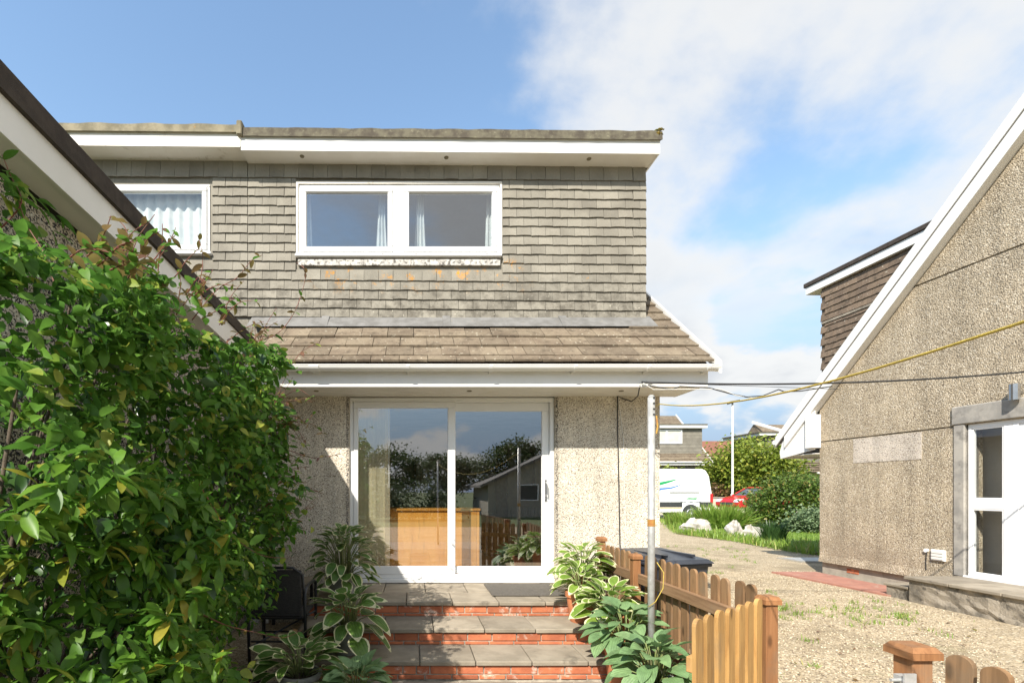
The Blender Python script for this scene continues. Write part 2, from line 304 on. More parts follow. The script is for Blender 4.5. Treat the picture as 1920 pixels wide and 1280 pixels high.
M('lamp_post', (0.60, 0.60, 0.58), (0.52, 0.52, 0.5), 0.45, 4, 0)
M('bark', (0.10, 0.075, 0.05), (0.065, 0.05, 0.035), 0.9, 20, 0, bump=0.8, bs=40, bd=0.01)
M('stem_red', (0.22, 0.06, 0.05), (0.14, 0.07, 0.04), 0.6, 20, 0)
M('stem_green', (0.16, 0.22, 0.06), (0.2, 0.2, 0.09), 0.6, 20, 0)
M('window_brown', (0.12, 0.035, 0.02), None, 0.5, 9, 0)
M('net_pane', (0.62, 0.62, 0.50), (0.5, 0.52, 0.44), 0.5, 3, 0)
glass('glass', 0.37, (.97, .98, .975)); glass('glass_up', 0.30, (0.95, 0.97, 0.97)); glass('glass_side', 0.12, (.97, .98, .975))
leafm('leaf_honey', (0.055, 0.150, 0.016), (0.125, 0.245, 0.030), (0.30, 0.33, 0.05), 0.48, 0.36, 0.3)
leafm('leaf_red', (0.15, 0.13, 0.035), (0.18, 0.075, 0.045), None, 0.4)
leafm('leaf_big', (0.060, 0.150, 0.014), (0.125, 0.235, 0.022), (0.28, 0.25, 0.03), 0.42, 0.34, 0.35)
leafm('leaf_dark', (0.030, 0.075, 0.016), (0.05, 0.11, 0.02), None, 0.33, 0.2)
leafm('hosta_green', (0.080, 0.165, 0.030), (0.12, 0.22, 0.04), None, 0.42, 0.25)
leafm('hosta_lime', (0.15, 0.26, 0.035), (0.21, 0.32, 0.05), None, 0.42, 0.3)
leafm('hosta_rim', (0.66, 0.64, 0.36), (0.72, 0.70, 0.46), None, 0.5, 0.3, back=1.0)
leafm('hosta_blue', (0.14, 0.245, 0.10), (0.20, 0.31, 0.13), None, 0.5, 0.2)
leafm('tree_leaf', (0.14, 0.20, 0.022), (0.25, 0.29, 0.035), (0.34, 0.32, 0.05), 0.5, 0.3)
leafm('bush_leaf', (0.075, 0.135, 0.02), (0.12, 0.18, 0.025), (0.26, 0.20, 0.05), 0.45, 0.25)
leafm('conifer_leaf', (0.13, 0.19, 0.09), (0.17, 0.23, 0.11), None, 0.6, 0.2)
leafm('grass_blade', (0.15, 0.245, 0.03), (0.22, 0.33, 0.045), (0.34, 0.32, 0.10), 0.5, 0.3)
leafm('far_leaf', (0.045, 0.075, 0.018), (0.07, 0.11, 0.025), None, 0.6, 0.2)

# ------------------------------------------------------------------ helpers: geometry
WL = {}
def tag(o, label=None, cat=None, group=None, kind=None):
    if label: o['label'] = label
    if cat: o['category'] = cat
    if group: o['group'] = group
    if kind: o['kind'] = kind
    return o
def thing(name, label, cat, loc=(0, 0, 0), rotz=0.0, group=None, local=False):
    o = bpy.data.objects.new(name, None); COL.objects.link(o); o.empty_display_size = 0.1
    o.location = loc; o.rotation_euler = (0, 0, rotz); WL[o.name] = Vector((0, 0, 0)) if local else Vector(loc)
    return tag(o, label, cat, group)
def link(name, me, parent=None, loc=None, rot=None, scl=None):
    o = bpy.data.objects.new(name, me); COL.objects.link(o)
    base = WL[parent.name] if parent else Vector((0, 0, 0))
    if parent: o.parent = parent
    if loc is not None: o.location = Vector(loc) - base; WL[o.name] = Vector(loc)
    else: WL[o.name] = base
    if rot is not None: o.rotation_euler = rot
    if scl is not None: o.scale = scl if isinstance(scl, tuple) else (scl,) * 3
    return o
class MB:
    def __init__(s): s.v = []; s.f = []; s.mi = []; s.cur = 0
    def face(s, *i): s.f.append(i); s.mi.append(s.cur)
    def hexa(s, p):     # 8 points: bottom 4 ccw, top 4 ccw
        b = len(s.v); s.v += [tuple(q) for q in p]
        for f in ((3, 2, 1, 0), (4, 5, 6, 7), (0, 1, 5, 4), (1, 2, 6, 5), (2, 3, 7, 6), (3, 0, 4, 7)): s.face(*[b + k for k in f])
        return s
    def box(s, x0, x1, y0, y1, z0, z1):
        return s.hexa([(x0, y0, z0), (x1, y0, z0), (x1, y1, z0), (x0, y1, z0), (x0, y0, z1), (x1, y0, z1), (x1, y1, z1), (x0, y1, z1)])
    def cbox(s, x0, x1, y0, y1, z0, z1, c=0.004):   # chamfered box
        lo = (x0, y0, z0); hi = (x1, y1, z1); b = len(s.v); idx = {}
        for sx in (0, 1):
            for sy in (0, 1):
                for sz in (0, 1):
                    sg = (sx, sy, sz)
                    for a in range(3):
                        p = [0, 0, 0]
                        for k in range(3):
                            e = hi[k] if sg[k] else lo[k]
                            p[k] = e if k == a else (e - c if sg[k] else e + c)
                        idx[(sg, a)] = len(s.v); s.v.append(tuple(p))
        def quad(ids, nrm):
            P = [Vector(s.v[i]) for i in ids]; n = (P[1] - P[0]).cross(P[2] - P[0])
            s.face(*(ids if n.dot(nrm) > 0 else ids[::-1]))
        for a in range(3):
            o1, o2 = [k for k in range(3) if k != a]
            for e in (0, 1):
                def sg(u, v): t = [0, 0, 0]; t[a] = e; t[o1] = u; t[o2] = v; return tuple(t)
                n = Vector([0, 0, 0]); n[a] = 1 if e else -1
                quad([idx[(sg(0, 0), a)], idx[(sg(1, 0), a)], idx[(sg(1, 1), a)], idx[(sg(0, 1), a)]], n)
        for a in range(3):      # edges along axis a
            o1, o2 = [k for k in range(3) if k != a]
            for u in (0, 1):
                for v in (0, 1):
                    def sg(q): t = [0, 0, 0]; t[a] = q; t[o1] = u; t[o2] = v; return tuple(t)
                    n = Vector([0, 0, 0]); n[o1] = 1 if u else -1; n[o2] = 1 if v else -1
                    quad([idx[(sg(0), o1)], idx[(sg(1), o1)], idx[(sg(1), o2)], idx[(sg(0), o2)]], n)
        for sx in (0, 1):
            for sy in (0, 1):
                for sz in (0, 1):
                    ids = [idx[((sx, sy, sz), a)] for a in range(3)]; n = Vector((sx * 2 - 1, sy * 2 - 1, sz * 2 - 1)); quad(ids, n)
        return s
    def prism(s, poly, axis, a0, a1):   # poly of 2D points, extruded along axis
        n = len(poly); b = len(s.v)
        def P(q, a):
            return (a, q[0], q[1]) if axis == 'x' else ((q[0], a, q[1]) if axis == 'y' else (q[0], q[1], a))
        for a in (a0, a1): s.v += [P(q, a) for q in poly]
        area = sum(poly[i][0] * poly[(i + 1) % n][1] - poly[(i + 1) % n][0] * poly[i][1] for i in range(n))
        flip = (area > 0) == (axis != 'y')
        if (a1 < a0): flip = not flip
        A = list(range(b, b + n)); B = list(range(b + n, b + 2 * n))
        s.face(*(A[::-1] if flip else A)); s.face(*(B if flip else B[::-1]))
        for i in range(n):
            j = (i + 1) % n; q = (A[i], A[j], B[j], B[i]); s.face(*(q if flip else q[::-1]))
        return s
    def tube(s, pts, r, n=8, cap=True):
        pts = [Vector(p) for p in pts]; rs = r if isinstance(r, (list, tuple)) else [r] * len(pts); b = len(s.v); m = len(pts)
        up = None
        for i, p in enumerate(pts):
            d = (pts[min(i + 1, m - 1)] - pts[max(i - 1, 0)]).normalized()
            if up is None:
                up = Vector((0, 0, 1)) if abs(d.z) < 0.9 else Vector((1, 0, 0))
            x = up.cross(d)
            if x.length < 1e-4: x = Vector((1, 0, 0)).cross(d)
            x.normalize(); y = d.cross(x); up = y
            for k in range(n):
                a = 2 * math.pi * k / n; q = p + (x * math.cos(a) + y * math.sin(a)) * rs[i]; s.v.append(tuple(q))
        for i in range(m - 1):
            for k in range(n):
                k2 = (k + 1) % n; s.face(b + i * n + k, b + i * n + k2, b + (i + 1) * n + k2, b + (i + 1) * n + k)
        if cap:
            s.face(*[b + k for k in range(n)][::-1]); s.face(*[b + (m - 1) * n + k for k in range(n)])
        return s
    def lathe(s, prof, cx=0, cy=0, n=20):
        b = len(s.v); m = len(prof)
        for (r, z) in prof:
            for k in range(n): a = 2 * math.pi * k / n; s.v.append((cx + r * math.cos(a), cy + r * math.sin(a), z))
        for i in range(m - 1):
            for k in range(n):
                k2 = (k + 1) % n; s.face(b + i * n + k, b + i * n + k2, b + (i + 1) * n + k2, b + (i + 1) * n + k)
        return s
    def quad(s, *p):
        b = len(s.v); s.v += [tuple(q) for q in p]; s.face(*range(b, b + len(p))); return s
    def mesh(s, name, mats, smooth=False, off=None):
        me = bpy.data.meshes.new(name); v = s.v if off is None else [(a - off[0], b - off[1], c - off[2]) for a, b, c in s.v]
        me.from_pydata(v, [], s.f)
        for m in (mats if isinstance(mats, (list, tuple)) else [mats]): me.materials.append(MAT[m])
        if any(s.mi): me.polygons.foreach_set('material_index', s.mi)
        if smooth: me.polygons.foreach_set('use_smooth', [True] * len(me.polygons))
        me.update(); return me
    def build(s, name, mats, parent=None, smooth=False, bevel=0.0, seg=2):
        base = WL[parent.name] if parent else None
        o = link(name, s.mesh(name, mats, smooth, base), parent)
        if bevel:
            md = o.modifiers.new('bevel', 'BEVEL'); md.width = bevel; md.segments = seg; md.limit_method = 'ANGLE'; md.angle_limit = R(35); md.harden_normals = False
        return o
def W(px, py, Y): return Vector(((px - CX) * Y / F, Y, EYE + (CY - py) * Y / F))
def box(name, m, parent, x0, x1, y0, y1, z0, z1, c=0.0):
    b = MB(); (b.cbox(x0, x1, y0, y1, z0, z1, c) if c else b.box(x0, x1, y0, y1, z0, z1)); return b.build(name, m, parent)
def struct(o): o['kind'] = 'structure'; return o
def scatter_mesh(name, tv, tf, mats, pos, rotm, scl, parent=None, mi=None, smooth=False):
    """many small copies of one template joined into one mesh"""
    tv = np.asarray(tv, float); n = len(pos); k = len(tv); base = np.array(WL[parent.name] if parent else (0, 0, 0))
    V = np.einsum('nij,kj->nki', rotm, tv) * np.asarray(scl)[:, None, None] + np.asarray(pos)[:, None, :] - base
    me = bpy.data.meshes.new(name); nf = len(tf); ls = [len(f) for f in tf]; L = sum(ls)
    me.vertices.add(n * k); me.vertices.foreach_set('co', V.reshape(-1))
    flat = np.concatenate([np.array(f) for f in tf]); idx = (flat[None, :] + (np.arange(n) * k)[:, None]).reshape(-1)
    me.loops.add(n * L); me.loops.foreach_set('vertex_index', idx.astype(np.int32))
    st = np.concatenate([[0], np.cumsum(ls)[:-1]]); starts = (st[None, :] + (np.arange(n) * L)[:, None]).reshape(-1)
    me.polygons.add(n * nf); me.polygons.foreach_set('loop_start', starts.astype(np.int32))
    try: me.polygons.foreach_set('loop_total', np.tile(np.array(ls, np.int32), n))
    except Exception: pass
    for m in (mats if isinstance(mats, (list, tuple)) else [mats]): me.materials.append(MAT[m])
    if mi is not None:
        a = np.asarray(mi, np.int32); me.polygons.foreach_set('material_index', np.repeat(a, nf) if len(a) == n else np.tile(a, n))
    if smooth: me.polygons.foreach_set('use_smooth', np.ones(n * nf, bool))
    me.update(calc_edges=True); me.validate()
    return link(name, me, parent)
def rots(yaw, pitch, roll):
    """Rz(yaw) Rx(pitch) Ry(roll) for arrays"""
    cz, sz, cx, sx, cy, sy = np.cos(yaw), np.sin(yaw), np.cos(pitch), np.sin(pitch), np.cos(roll), np.sin(roll)
    n = len(yaw); z = np.zeros(n); o = np.ones(n)
    A = np.stack([np.stack([cz, -sz, z], 1), np.stack([sz, cz, z], 1), np.stack([z, z, o], 1)], 1)
    B = np.stack([np.stack([o, z, z], 1), np.stack([z, cx, -sx], 1), np.stack([z, sx, cx], 1)], 1)
    C = np.stack([np.stack([cy, z, sy], 1), np.stack([z, o, z], 1), np.stack([-sy, z, cy], 1)], 1)
    return A @ B @ C
def leaf_template(wd=0.5, n=6, fold=0.12, arch=0.22, tip=1.0, rim=None, wave=0.0, base=0.0):
    """leaf along +Y, length 1; returns verts, faces, material index per face"""
    v, f, mi = [], [], []
    cols = (-1, -rim, 0, rim, 1) if rim else (-1, 0, 1)
    for i in range(n + 1):
        t = i / n; tt = t ** tip
        hw = wd * 0.5 * (math.sin(math.pi * min(1, max(0, tt * 0.97 + 0.02 + base * (1 - tt)))) ** 0.75)
        for c in cols:
            x = c * hw; z = abs(c) * hw * 2 * fold - arch * t * t + (wave * math.sin(t * 9 + c * 2) * abs(c))
            v.append((x, t, z))
    k = len(cols)
    for i in range(n):
        for j in range(k - 1):
            f.append((i * k + j, i * k + j + 1, (i + 1) * k + j + 1, (i + 1) * k + j))
            mi.append(1 if rim and (j in (0, k - 2) or i == n - 1) else 0)
    return v, f, mi
def template_mesh(name, tpl, mats):
    me = bpy.data.meshes.new(name); me.from_pydata(tpl[0], [], tpl[1])
    for m in mats: me.materials.append(MAT[m])
    me.polygons.foreach_set('material_index', tpl[2]); me.polygons.foreach_set('use_smooth', [True] * len(tpl[1])); me.update(); return me

exec_parts = []
# ================================================================== ground
PAT_X0, PAT_X1 = -1.95, 1.90
def sheet(name, m, poly, z, parent=None):
    b = MB(); b.quad(*[(x, y, z) for x, y in poly]); return b.build(name, m, parent)
struct(sheet('ground', 'ground', [(-600, -400), (600, -400), (600, 1200), (-600, 1200)], -0.06))
struct(sheet('gravel_drive', 'gravel', [(-1.95, -9), (30, -9), (30, 10), (10.2, 10.6), (9.6, 11.3), (10.0, 14.6), (9.4, 17.0), (11.2, 20), (12.7, 24.2), (2, 24.2), (2, 9), (-1.95, 9)], -0.02))
struct(sheet('road', 'asphalt', [(-40, 24.2), (70, 24.2), (70, 30.5), (-40, 30.5)], -0.03))
struct(sheet('lawn', 'lawn', [(9.6, 11.3), (10.2, 10.6), (30, 10), (30, 24.2), (12.7, 24.2), (11.2, 20), (9.4, 17.0), (10.0, 14.6)], -0.005))
b = MB()
b.prism([(9.3, 17.0), (9.9, 14.4), (9.55, 11.5), (10.1, 11.6), (10.6, 14.6), (11.5, 19.5), (13.2, 24.0), (12.6, 24.0), (11.0, 20)], 'z', -0.05, 0.03)
struct(b.build('planting_bed', 'verge_soil'))
# paved area in front of the steps: single slabs
pt = struct(box('patio', 'mortar', None, PAT_X0, PAT_X1, -3.0, 3.86, -0.09, -0.012))
slab_me = MB().cbox(-0.2235, 0.2235, -0.2235, 0.2235, -0.04, 0.0, 0.006).mesh('slab', 'slab')
for j in range(11):
    for i in range(-5, 5):
        x = 0.14 + i * 0.455; y = 3.60 - j * 0.455
        if x - .22 < PAT_X0 or x + .22 > PAT_X1: continue
        link('slab', slab_me, pt, (x, y, random.uniform(-0.003, 0.004)), (random.uniform(-.006, .006), random.uniform(-.006, .006), random.uniform(-.008, .008)))
# strip of red concrete by the right house, drain cover
o = MB().prism([(6.68, 8.95), (6.9, 6.95), (7.55, 6.95), (7.5, 8.95)], 'z', -0.05, 0.008).build('concrete_path', 'red_concrete'); struct(o)
t = thing('drain_cover', 'grey metal drain cover lying flat on the drive by the lawn', 'drain cover', (8.75, 10.55, -0.02))
box('frame', 'concrete', t, 8.25, 9.25, 10.2, 10.9, -0.05, 0.0, 0.005)
box('plate', 'galv', t, 8.33, 9.17, 10.27, 10.83, 0.0, 0.012, 0.004)
# loose gravel stones
n = 15000
Y = 1.6 + 7.6 * rng.random(n) ** 0.8; X = 2.08 + (Y * 0.95 + 1.2 - 2.08).clip(0.2) * rng.random(n)
ok = ~((X > 6.8) & (Y < 9.0)) & ~((X > 7.4)) & ~((Y > 5.5) & (X < 3.0)); X, Y = X[ok], Y[ok]; n = len(X)
oct_v = [(1, 0, 0), (0, 1, 0), (-1, 0, 0), (0, -1, 0), (0, 0, .6), (0, 0, -.6)]; oct_f = [(0, 1, 4), (1, 2, 4), (2, 3, 4), (3, 0, 4), (1, 0, 5), (2, 1, 5), (3, 2, 5), (0, 3, 5)]
q = NT('stone'); c = q.mix(q.rand(), (0.36, 0.29, 0.19), (0.66, 0.57, 0.42)); q.done(q.mix(q.rng(q.math('FRACT', q.math('MULTIPLY', q.rand(), 9.7)), 0.8, 0.9), c, (0.22, 0.17, 0.12)), 0.85, 0.3); MAT['stone'] = q.m
o = scatter_mesh('gravel_stones', oct_v, oct_f, 'stone', np.stack([X, Y, np.full(n, -0.017)], 1), rots(rng.random(n) * 6.3, rng.normal(0, .4, n), rng.normal(0, .4, n)), 0.006 + 0.009 * rng.random(n) ** 2)
tag(o, 'loose pale gravel stones strewn over the drive', 'gravel', kind='stuff')

# ================================================================== main house
HY, HX0, HX1 = 5.6, -1.80, 2.875
LZ = 0.438; EZ = 2.615; DX0, DX1 = -0.747, 1.652; DZ1 = 2.607
DY = 5.80          # dormer front
def T(x): return -0.009 * x
H = thing('dormer_house', 'cream pebbledashed house with grey tile-hung dormer and white patio door', 'house', (0.5, HY, 0))
b = MB(); b.box(HX0, DX0, HY, HY + .25, -0.1, EZ + .05).box(DX1, HX1, HY, HY + .25, -0.1, EZ + .05).box(DX0, DX1, HY + .02, HY + .25, -.1, LZ - .01)
b.box(HX1 - .25, HX1, HY + .25, 13.5, -.1, EZ + .05)
b.build('wall', 'peb_cream', H)
b = MB()
for x in (DX0 - .035, DX1 + .005): b.box(x, x + .03, HY - .004, HY + .05, LZ, EZ)
b.build('edge_strip', 'peb_edge', H)
# soffit boards, fascia, gutter
FY = 5.03
for k in range(5):
    y0 = FY + .02 + k * .116; box('soffit_board', 'soffit', H, -1.78, 3.05, y0, y0 + .113, EZ, EZ + .012, 0.003)
for px in (593, 880, 1165):
    p = W(px, 731, 5.28); MB().lathe([(0.001, EZ - .006), (.026, EZ - .006), (.03, EZ + .004)], p.x, 5.28, 14).build('soffit_vent', 'felt_old', H)
box('fascia', 'white', H, -1.78, 3.09, FY, FY + .018, EZ - .012, EZ + .22, 0.003)
b = MB(); b.prism([(5.05, EZ + .0), (5.64, EZ + .0), (5.64, EZ + .62), (5.05, EZ + .16)], 'x', 3.055, 3.075); b.build('verge_end', 'white', H)
g = MB(); prof = [(math.cos(a), math.sin(a)) for a in [R(180 + 180 * i / 10) for i in range(11)]]
GY, GZ, GR = 4.945, 2.80, .055
ring = [(GY + GR * c, GZ + GR * .95 * s) for c, s in prof] + [(GY + (GR - .006) * c, GZ + (GR - .006) * .95 * s) for c, s in prof[::-1]]
# rim lip at the front
g.prism(ring, 'x', -1.72, 3.125); g.tube([(-1.72, GY - GR + .002, GZ), (3.125, GY - GR + .002, GZ)], .007, 6)
gut = g.build('gutter', 'white', H)
for px, wd in ((590, .10), (765, .03), (920, .03), (1077, .03), (1213, .03), (1325, .03)):
    x = (px - CX) * GY / F; rr = [(GY + (GR + .006) * c, GZ + (GR + .006) * .95 * s) for c, s in prof]
    ri = [(GY + (GR + .0005) * c, GZ + (GR + .0005) * .95 * s) for c, s in prof[::-1]]
    b = MB().prism(rr + ri, 'x', x - wd / 2, x + wd / 2); b.box(x - wd / 3, x + wd / 3, GY + GR, FY, GZ - .06, GZ - .01); b.build('bracket', 'white', gut)
b = MB().prism([(GY + (GR + .003) * c, GZ + (GR + .003) * .95 * s) for c, s in prof], 'x', 3.12, 3.14); b.build('stop_end', 'white', gut)
# lower roof
RY0, RZ0, RS = 4.93, 2.845, 0.856
def roofz(y): return RZ0 + RS * (y - RY0)
b = MB().prism([(5.02, roofz(5.02) - .07), (9.2, roofz(9.2) - .07), (9.2, roofz(9.2) - .16), (5.06, roofz(5.06) - .16)], 'x', -1.77, 3.07)
b.build('roof_deck', 'felt_dark', H)
ang = math.atan(RS)
def roof_tile_mesh(wd, ln):
    return MB().hexa([(-wd / 2, 0, -.022), (wd / 2, 0, -.022), (wd / 2, ln, -.03), (-wd / 2, ln, -.03), (-wd / 2, 0.004, 0.0), (wd / 2, 0.004, 0.0), (wd / 2, ln, -.014), (-wd / 2, ln, -.014)]).mesh('roof_tile', 'roof_tile')
rt = roof_tile_mesh(.290, .34); rth = roof_tile_mesh(.140, .34)
rows = [4.94] + [5.025 + .187 * k for k in range(9)]
for k, y in enumerate(rows):
    x = -1.92 + (.15 if k % 2 else 0)
    while x < 3.11:
        half = x + .29 > 3.13
        wd = .14 if half else .29; cx = x + wd / 2
        vis = k < 4 or cx > 2.66
        if half and x + .14 > 3.14: break
        if vis: link('roof_tile', rth if half else rt, H, (cx, y + random.uniform(-.005, .005), roofz(y) + .012 + random.uniform(-.002, .004)), (ang - .05, random.uniform(-.01, .01), random.uniform(-.008, .008)))
        x += wd + .006
b = MB()     # verge capping on the right slope
b.hexa([(3.125, 4.90, roofz(4.90) - .10), (3.15, 4.90, roofz(4.90) - .10), (3.15, 9, roofz(9) - .10), (3.125, 9, roofz(9) - .10), (3.125, 4.90, roofz(4.90) + .025), (3.15, 4.90, roofz(4.90) + .025), (3.15, 9, roofz(9) + .025), (3.125, 9, roofz(9) + .025)])
b.build('verge_board', 'white', H)
b = MB(); b.hexa([(-1.95, 5.605, roofz(5.605) + .012), (2.86, 5.605, roofz(5.605) + .012), (2.86, DY + .02, roofz(DY) + .026), (-1.95, DY + .02, roofz(DY) + .026),
        (-1.95, 5.605, roofz(5.605) + .018), (2.86, 5.605, roofz(5.605) + .018), (2.86, DY + .02, roofz(DY) + .04), (-1.95, DY + .02, roofz(DY) + .04)])
fl = b.build('flashing', 'lead', H)
for x in (-1.1, .35, 1.75):
    q0, q1 = 5.602, DY + .015
    MB().hexa([(x, q0, roofz(q0) + .013), (x + .09, q0, roofz(q0) + .013), (x + .09, q1, roofz(q1) + .03), (x, q1, roofz(q1) + .03), (x, q0, roofz(q0) + .0225), (x + .09, q0, roofz(q0) + .0225), (x + .09, q1, roofz(q1) + .0445), (x, q1, roofz(q1) + .0445)]).build('flashing_lap', 'lead', fl)
# dormer body and windows
DX_R = 2.816; WX0, WX1, WZ0, WZ1 = -1.386, 1.044, 4.335, 5.215
b = MB()
b.box(-2.0, WX0, DY + .02, DY + .15, 3.3, 5.5).box(WX1, DX_R - .02, DY + .02, DY + .15, 3.3, 5.5).box(WX0, WX1, DY + .02, DY + .15, 3.3, WZ0 - .005).box(WX0, WX1, DY + .02, DY + .15, WZ1 + .005, 5.5)
b.box(DX_R - .14, DX_R - .021, DY + .15, 8.9, 3.5, 5.45)
b.build('dormer_wall', 'tile', H)
def tile_mesh(wd, h, name='wall_tile', m='tile', lift=.024, bow=.004):
    v = MB(); n = 4
    xs = [-wd / 2 + wd * i / n for i in range(n + 1)]
    bw = [bow * (1 - (2 * i / n - 1) ** 2) for i in range(n + 1)]
    pts_b = [(x, -lift, e) for x, e in zip(xs, bw)]; pts_m = [(x, -lift + .011, e + .001) for x, e in zip(xs, bw)]; pts_t = [(x, -.004, h) for x in xs]
    v.v = pts_t + pts_b + pts_m
    for i in range(n):
        v.face(i, i + n + 1, i + n + 2, i + 1); v.face(i + n + 1, i + 2 * n + 2, i + 2 * n + 3, i + n + 2)
    v.v += [(-wd / 2, 0, h), (-wd / 2, 0, 0), (wd / 2, 0, h), (wd / 2, 0, 0)]; k = 3 * n + 3
    v.face(0, k, k + 1, 2 * n + 2, n + 1); v.face(n, 2 * n + 1, 3 * n + 2, k + 3, k + 2)
    return v.mesh(name, m)
TW = .1755; ROW = .1118; RB = 3.60
tm = {}
def get_tile(wd, h):
    k = (round(wd, 3), round(h, 3))
    if k not in tm: tm[k] = tile_mesh(wd - .004, h)
    return tm[k]
def tile_rows(parent, x0, x1, holes, limit, rb=RB, keep=lambda x, z: True):
    out = []
    nrow = 16
    for r in range(nrow):
        z = rb + r * ROW; h = ROW + .025 if r < nrow - 1 else .21
        x = x0 - (TW / 2 if r % 2 else 0)
        while x < x1 - .01:
            a, c = max(x, x0), min(x + TW, x1); x += TW
            segs = [(a, c)]
            for (hx0, hx1, hz0, hz1) in holes:
                ns = []
                for (p, q_) in segs:
                    if z + ROW * .75 > hz0 and z + .02 < hz1 and q_ > hx0 and p < hx1:
                        if p < hx0 - .02: ns.append((p, hx0))
                        if q_ > hx1 + .02: ns.append((hx1, q_))
                    else: ns.append((p, q_))
                segs = ns
            for (p, q_) in segs:
                if q_ - p < .03 or not keep((p + q_) / 2, z): continue
                wq = round((q_ - p) / .0195) * .0195 if abs(q_ - p - TW) > .002 else TW
                out.append(((p + q_) / 2, z + T((p + q_) / 2), min(wq, q_ - p), h))
    return out
tl = tile_rows(H, -2.0, DX_R, [(WX0 - .03, WX1 + .03, WZ0 - .10, WZ1 + .05)], 300)
tl.sort(key=lambda e: -e[0] + 0.0)
rest = MB()
for i, (x, z, wd, h) in enumerate(tl):
    jz = random.uniform(-.004, .004); rx = random.uniform(-.012, .02); ry = random.uniform(-.014, .014)
    if i < 300: link('wall_tile', get_tile(wd, h), H, (x, DY + .014, z + jz), (rx, ry, 0))
    else:
        me = get_tile(wd, h); k = len(rest.v); mtx = Matrix.Translation((x, DY + .014, z + jz)) @ Euler((rx, ry, 0)).to_matrix().to_4x4()
        rest.v += [tuple(mtx @ v.co) for v in me.vertices]
        for p_ in me.polygons: rest.face(*[k + q_ for q_ in p_.vertices])
o = rest.build('hung_tiles', 'tile', H); o['kind'] = 'stuff'
# side edge tiles seen as a serrated edge
for r in range(15):
    z = RB + r * ROW + T(DX_R); link('edge_tile', get_tile(TW, ROW + .025), H, (DX_R - .008, DY + .115, z), (0, 0, R(90)))
def trapz(x0, x1, y0, y1, z0, z1):
    return MB().hexa([(x0, y0, z0 + T(x0)), (x1, y0, z0 + T(x1)), (x1, y1, z0 + T(x1)), (x0, y1, z0 + T(x0)), (x0, y0, z1 + T(x0)), (x1, y0, z1 + T(x1)), (x1, y1, z1 + T(x1)), (x0, y1, z1 + T(x0))])
def upz(py, Y): return EYE + (CY - py) * Y / F
UF = 5.57
zb, zt_, ze = upz(284.3, UF), upz(261, UF), upz(241.5, UF - .02)
trapz(-2.0, 2.862, UF, UF + .02, zb, zt_ + .02).build('dormer_fascia', 'white', H)
trapz(2.842, 2.861, UF + .021, 8.9, zb, zt_ + .02).build('dormer_side_fascia', 'white', H)
trapz(-2.0, 2.841, UF + .021, DY + .019, zb + .004, zb + .016).build('dormer_soffit', 'soffit', H)
for px in (566, 837, 1105):
    x = (px - CX) * 5.66 / F; MB().lathe([(0.001, zb - .004 + T(x)), (.024, zb - .004 + T(x)), (.028, zb + .006 + T(x))], x, 5.67, 14).build('dormer_vent', 'felt_old', H)
b = MB()     # mineral felt drip edge, uneven
xs = np.linspace(-1.98, 2.88, 40); 
top = []; 
for i, x in enumerate(xs):
    e = .003 * math.sin(i * 1.7) + random.uniform(-.004, .004); zz = T(x)
    b.v += [(x, UF - .028 + random.uniform(-.003, .003), zt_ + zz + .001), (x, UF - .020, ze + zz + e), (x, 8.9, ze + zz + e + .03), (x, 8.9, zt_ + zz + .024), (x, UF + .02, zt_ + zz + .024)]
    if i:
        k = (i - 1) * 5
        for j in range(5): b.face(k + j, k + 5 + j, k + 5 + (j + 1) % 5, k + (j + 1) % 5)
b.face(0, 1, 2, 3, 4); b.face(*[195 + j for j in range(5)][::-1])
fe = b.build('felt_roof', 'felt', H)
b = MB()
for k in range(26):
    x = 2.80 + random.random() * .09; y = UF - .03 + random.random() * .12; r = .012 + random.random() * .02
    b.v += [(x + r * a, y + r * c, ze - .05 + random.random() * .07 + r * d) for a, c, d in []]
    zc = ze - .075 + random.random() * .085
    kk = len(b.v); b.v += [(x + r * v[0], y + r * v[1], zc + 1.3 * r * v[2]) for v in oct_v]
    for f in oct_f: b.face(*[kk + q_ for q_ in f])
b.build('moss_clump', 'moss', fe)
# upper window
def frame_rect(b, x0, x1, z0, z1, t, y0, y1, c=.006, tilt=False):
    b.cbox(x0, x1, y0, y1, z0, z0 + t, c); b.cbox(x0, x1, y0, y1, z1 - t, z1, c)
    b.cbox(x0, x0 + t, y0 + .001, y1 - .001, z0 + t, z1 - t, c); b.cbox(x1 - t, x1, y0 + .001, y1 - .001, z0 + t, z1 - t, c)
win = MB(); frame_rect(win, WX0, WX1, WZ0 + .03, WZ1, .03, DY + .005, DY + .09)
mx0, mx1 = (737 - CX) * DY / F, (757 - CX) * DY / F
win.cbox(mx0, mx1, DY + .004, DY + .089, WZ0 + .06, WZ1 - .03, .005)
win.box(WX0 + .03, mx0, DY + .04, DY + .06, WZ1 - .075, WZ1 - .03).box(mx1, WX1 - .03, DY + .04, DY + .06, WZ1 - .075, WZ1 - .03)
wo_ = win.build('window', 'upvc', H); wo_['label'] = 'wide white dormer window with two panes'
for (a0, a1) in ((WX0 + .032, mx0 - .002), (mx1 + .002, WX1 - .032)):
    s = MB(); frame_rect(s, a0, a1, WZ0 + .064, WZ1 - .034, .062, DY - .012, DY + .06, .008); s.build('sash', 'upvc', wo_)
    box('gasket', 'gasket', wo_, a0 + .055, a1 - .055, DY + .030, DY + .036, WZ0 + .118, WZ1 - .09).data
    wo_.children[-1].hide_render = False
    box('pane', 'glass_up', wo_, a0 + .060, a1 - .060, DY + .016, DY + .022, WZ0 + .124, WZ1 - .096)
